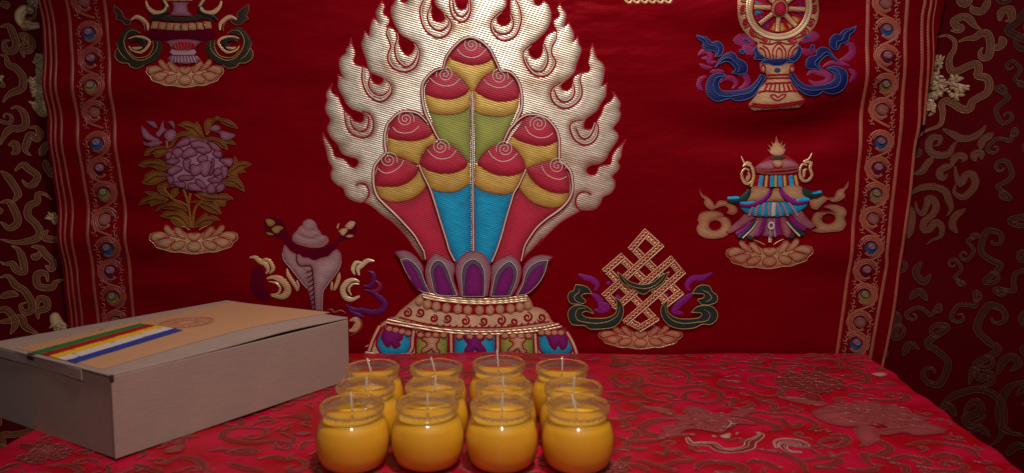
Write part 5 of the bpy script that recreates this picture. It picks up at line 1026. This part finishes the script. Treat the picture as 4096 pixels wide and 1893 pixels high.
# ================================================================== CANDLE JARS
def thin_glass():
    a = N('jar_glass'); tr = a.n('ShaderNodeBsdfTransparent'); tr.inputs[0].default_value = (.96, .95, .94, 1); gl = a.n('ShaderNodeBsdfGlossy'); gl.inputs['Roughness'].default_value = .06
    mx = a.n('ShaderNodeMixShader')
    tc = a.n('ShaderNodeTexCoord'); b_ = a.n('ShaderNodeBump'); b_.inputs['Strength'].default_value = .08; b_.inputs['Distance'].default_value = .001
    a.l(noise(a, tc.outputs['Object'], 120, 2), b_.inputs['Height']); a.l(b_.outputs[0], gl.inputs['Normal'])
    ge = a.n('ShaderNodeNewGeometry'); dt = a.n('ShaderNodeVectorMath', operation='DOT_PRODUCT'); a.l(ge.outputs['Normal'], dt.inputs[0]); a.l(ge.outputs['Incoming'], dt.inputs[1])
    fz = a.math('POWER', a.math('SUBTRACT', 1.0, a.math('ABSOLUTE', dt.outputs['Value'])), 4.0)
    a.l(a.math('MULTIPLY_ADD', fz, .40, .075), mx.inputs[0]); a.l(tr.outputs[0], mx.inputs[1]); a.l(gl.outputs[0], mx.inputs[2]); a.l(mx.outputs[0], a.out.inputs[0]); return a.m
def thick_glass():
    a = N('rim_glass'); p = a.n('ShaderNodeBsdfGlass'); p.inputs['Color'].default_value = (.97, .95, .93, 1); p.inputs['Roughness'].default_value = .03; p.inputs['IOR'].default_value = 1.48
    tc = a.n('ShaderNodeTexCoord'); b_ = a.n('ShaderNodeBump'); b_.inputs['Strength'].default_value = .15; b_.inputs['Distance'].default_value = .001
    a.l(noise(a, tc.outputs['Object'], 260, 2), b_.inputs['Height']); a.l(b_.outputs[0], p.inputs['Normal'])
    tr = a.n('ShaderNodeBsdfTransparent'); tr.inputs[0].default_value = (.95, .92, .9, 1); mx = a.n('ShaderNodeMixShader'); mx.inputs[0].default_value = .22
    a.l(p.outputs[0], mx.inputs[1]); a.l(tr.outputs[0], mx.inputs[2]); df = a.n('ShaderNodeBsdfTranslucent'); df.inputs[0].default_value = (.85,.74,.66,1); m5 = a.n('ShaderNodeMixShader'); m5.inputs[0].default_value = .13; a.l(mx.outputs[0], m5.inputs[1]); a.l(df.outputs[0], m5.inputs[2]); a.l(m5.outputs[0], a.out.inputs[0]); return a.m
def wax_mat():
    a = N('yellow_wax'); p = a.n('ShaderNodeBsdfPrincipled'); a.l(p.outputs[0], a.out.inputs[0]); tc = a.n('ShaderNodeTexCoord')
    n1 = noise(a, tc.outputs['Object'], 60, 4); n2 = noise(a, tc.outputs['Object'], 900, 2, .7)
    sep = a.n('ShaderNodeSeparateXYZ'); a.l(tc.outputs['Object'], sep.inputs[0])
    mr = a.n('ShaderNodeMapRange'); mr.inputs['From Min'].default_value = .002; mr.inputs['From Max'].default_value = .022; a.l(sep.outputs['Z'], mr.inputs['Value'])
    c = a.mix(mr.outputs[0], (.82, .36, .012), (.90, .46, .020)); c = a.mix(a.math('MULTIPLY', n1, .35), c, (.88, .48, .03))
    f = a.math('MULTIPLY_ADD', n2, .2, .9); sc = a.n('ShaderNodeVectorMath', operation='SCALE'); a.l(c, sc.inputs[0]); a.l(f, sc.inputs['Scale']); a.l(sc.outputs[0], p.inputs['Base Color'])
    p.inputs['Roughness'].default_value = .45; p.inputs['Subsurface Weight'].default_value = .5; p.inputs['Subsurface Radius'].default_value = (1, .5, .08); p.inputs['Subsurface Scale'].default_value = .006
    return a.m
M_TG1, M_TG2, M_WAX = thin_glass(), thick_glass(), wax_mat()
M_WICK = paper('white_cotton_wick', (.60,.50,.42), (.54,.45,.38), .8, .2)
def lathe(mb, prof, m, n=72, mod=None, close_top=False):
    V = []; Fc = []
    for k, (r, z) in enumerate(prof):
        for i in range(n):
            t = 2*PI*i/n; rr_, zz = (r, z) if mod is None else mod(r, z, t, k)
            V.append((rr_*math.cos(t), rr_*math.sin(t), zz))
    for k in range(len(prof)-1):
        for i in range(n):
            a = k*n+i; b_ = k*n+(i+1) % n; Fc.append((a, b_, b_+n, a+n))
    mb.add(V, Fc, m)
def smooth_prof(p, k=4):
    q = spline(np.array(p, float), [False]*len(p), False, .0012); return [tuple(x) for x in q]
OUT = smooth_prof([(.0004,.0002),(.012,.0000),(.0190,.0010),(.0230,.0045),(.0258,.0110),(.0268,.0190),(.0266,.0260),(.0251,.0330),(.0228,.0380),(.0209,.0408)])
INN = smooth_prof([(.0197,.0418),(.0201,.0400),(.0219,.0370),(.0242,.0318),(.0257,.0255),(.0258,.0190),(.0248,.0116),(.0218,.0055),(.0170,.0026),(.010,.0022),(.0003,.0022)])
RIM = smooth_prof([(.0209,.0408),(.0208,.0416),(.0213,.0428),(.0224,.0437),(.0231,.0451),(.0232,.0468),(.0228,.0486),(.0219,.0498),(.0209,.0501),(.0201,.0494),(.0198,.0476),(.0198,.0452),(.0197,.0418)])
def make_jar():
    root = empty('candle_jar', loc=(0, 0, 0))
    gbm = MB(); lathe(gbm, OUT, M_TG1); lathe(gbm, [(.0197,.0418),(.0200,.0402),(.0207,.0388),(.0219,.0372),(.0225,.0364)], M_TG1); gl = gbm.link('glass_jar', root)
    rb = MB()
    lathe(rb, RIM, M_TG2, n=120, mod=lambda r, z, t, k: (r+(.00025*math.cos(38*t) if .0408 < z < .0440 else 0)+.00010*math.sin(5*t), z+.00008*math.sin(3*t)))
    # little moulded beads beneath the lip
    for i in range(30):
        t = 2*PI*i/30+random.uniform(-.05, .05); cx_, cy_ = .0212*math.cos(t), .0212*math.sin(t); V = []; Fc = []; rr_ = random.uniform(.0006, .0010)
        for a_ in range(5):
            for b_ in range(8):
                th, ph = PI*a_/4, 2*PI*b_/8; V.append((cx_+rr_*math.sin(th)*math.cos(ph), cy_+rr_*math.sin(th)*math.sin(ph), .0421+rr_*math.cos(th)))
        for a_ in range(4):
            for b_ in range(8): Fc.append((a_*8+b_, a_*8+(b_+1) % 8, a_*8+8+(b_+1) % 8, a_*8+8+b_))
        rb.add(V, Fc, M_TG2)
    rb.link('rim', gl)
    wb = MB(); W = smooth_prof([(.0003,.0010),(.0120,.0009),(.0184,.0018),(.0222,.0051),(.0249,.0113),(.0259,.0190),(.0257,.0258),(.0242,.0326),(.0227,.0357),(.0214,.0376),(.0208,.0386)])
    lathe(wb, W+[(.0203, .0383), (.0185, .0379), (.010, .0377), (.004, .0378), (.0018, .0383), (.0002, .0387)], M_WAX); wb.link('wax', root)
    kb = MB(); lathe(kb, [(.0001,0),(.0008,0),(.0007,.010),(.0008,.0214),(.0005,.0220),(.0001,.0221)], M_WICK, n=10, mod=lambda r, z, t, k: (r*(1+.12*math.sin(3*t)), z)); wk = kb.link('wick', root); wk.location = (0, 0, .0378)
    return root, wk
def ground(px, py, z): 
    d = ray(np.array(float(px)), np.array(float(py))); t = (z-CAM_H)/d[2]; return d[0]*t, d[1]*t
ROWS = [("front", [(1409,1626,-3,2,'leftmost in the front row, with an upright thick wick'), (1710,1626,0,1,'second from left in the front row, wick upright'), (2007,1624,2,2,'third from left in the front row, faint wick'), (2312,1627,-14,12,'rightmost in the front row, wick bent over')]),
 ("middle", [(1463,1552,3,-2,'leftmost in the middle row, thick upright wick'), (1739,1551,2,2,'second from left in the middle row'), (2014,1546,-1,2,'third from left in the middle row'), (2292,1553,3,-2,'rightmost in the middle row, upright wick')]),
 ("back", [(1491,1469,-16,4,'leftmost in the back row, beside the cardboard box'), (1745,1468,-14,3,'second from left in the back row, wick tilted'), (1996,1463,-5,2,'third from left in the back row, tall wick'), (2248,1470,1,0,'rightmost in the back row, thin wick')])]
first = None
for rn, L in ROWS:
    for px_, py_, tx, ty, txt in L:
        x, y = ground(px_, py_, .0470)
        if first is None: first = make_jar(); r_, wk = first
        else:
            r_ = first[0].copy(); COL.objects.link(r_)
            for ch in list(first[0].children):
                c_ = ch.copy(); COL.objects.link(c_); c_.parent = r_
                for gch in ch.children: d_ = gch.copy(); COL.objects.link(d_); d_.parent = c_
                if ch.name.startswith('wick'): wk = c_
        r_.location = (x, y, .0006+float(wave_t(np.array(x), np.array(y)))); r_.scale = (1.03+.004*math.sin(px_), 1.03+.004*math.sin(px_), 1+.006*math.sin(py_*3+px_)); r_.rotation_euler = (0, 0, (px_*7.3+py_) % 6.28)
        a_ = -r_.rotation_euler[2]; R3 = Matrix.Rotation(a_, 3, 'Z') @ Matrix.Rotation(math.radians(tx), 3, 'Y') @ Matrix.Rotation(math.radians(-ty), 3, 'X')
        wk.rotation_euler = R3.to_euler(); wk.scale = (1, 1, 1.0 if (px_, py_) == (1996, 1463) else .84+.05*math.sin(px_*1.7))
        for ch in r_.children:
            if ch.name.startswith('wax'): ch.scale = (1, 1, .985+.015*math.sin(px_*.9+py_))
        tag(r_, 'glass jar of yellow wax, '+txt, 'candle', 'glass jar candles set out in three rows of four')

# ================================================================== LIGHT
def area(name, loc, target, size, power, col):
    d = bpy.data.lights.new(name, 'SPOT'); d.spot_size = math.radians(84); d.spot_blend = 1.0; d.shadow_soft_size = size/2; d.energy = power; d.color = col
    o = bpy.data.objects.new(name, d); COL.objects.link(o); o.location = loc
    o.rotation_euler = (Vector(target)-Vector(loc)).to_track_quat('-Z', 'Y').to_euler(); return o
area('ceiling_lamp', (.12, .22, .98), (.03, .82, .10), .08, LAMP, (1, .92, .84))
area('front_glint_lamp', (.02, -.30, .72), (.0, .80, .12), .035, LAMP*.30, (1, .96, .92))  # weaker unseen lamp near the camera, added for the jar glints
w = bpy.data.worlds.new('World'); scene.world = w; w.use_nodes = True
bg = w.node_tree.nodes['Background']; bg.inputs[0].default_value = (.9, .75, .8, 1); bg.inputs[1].default_value = AMB
scene.render.engine = 'CYCLES'; scene.cycles.max_bounces = 10; scene.cycles.transparent_max_bounces = 16; scene.cycles.caustics_refractive = True
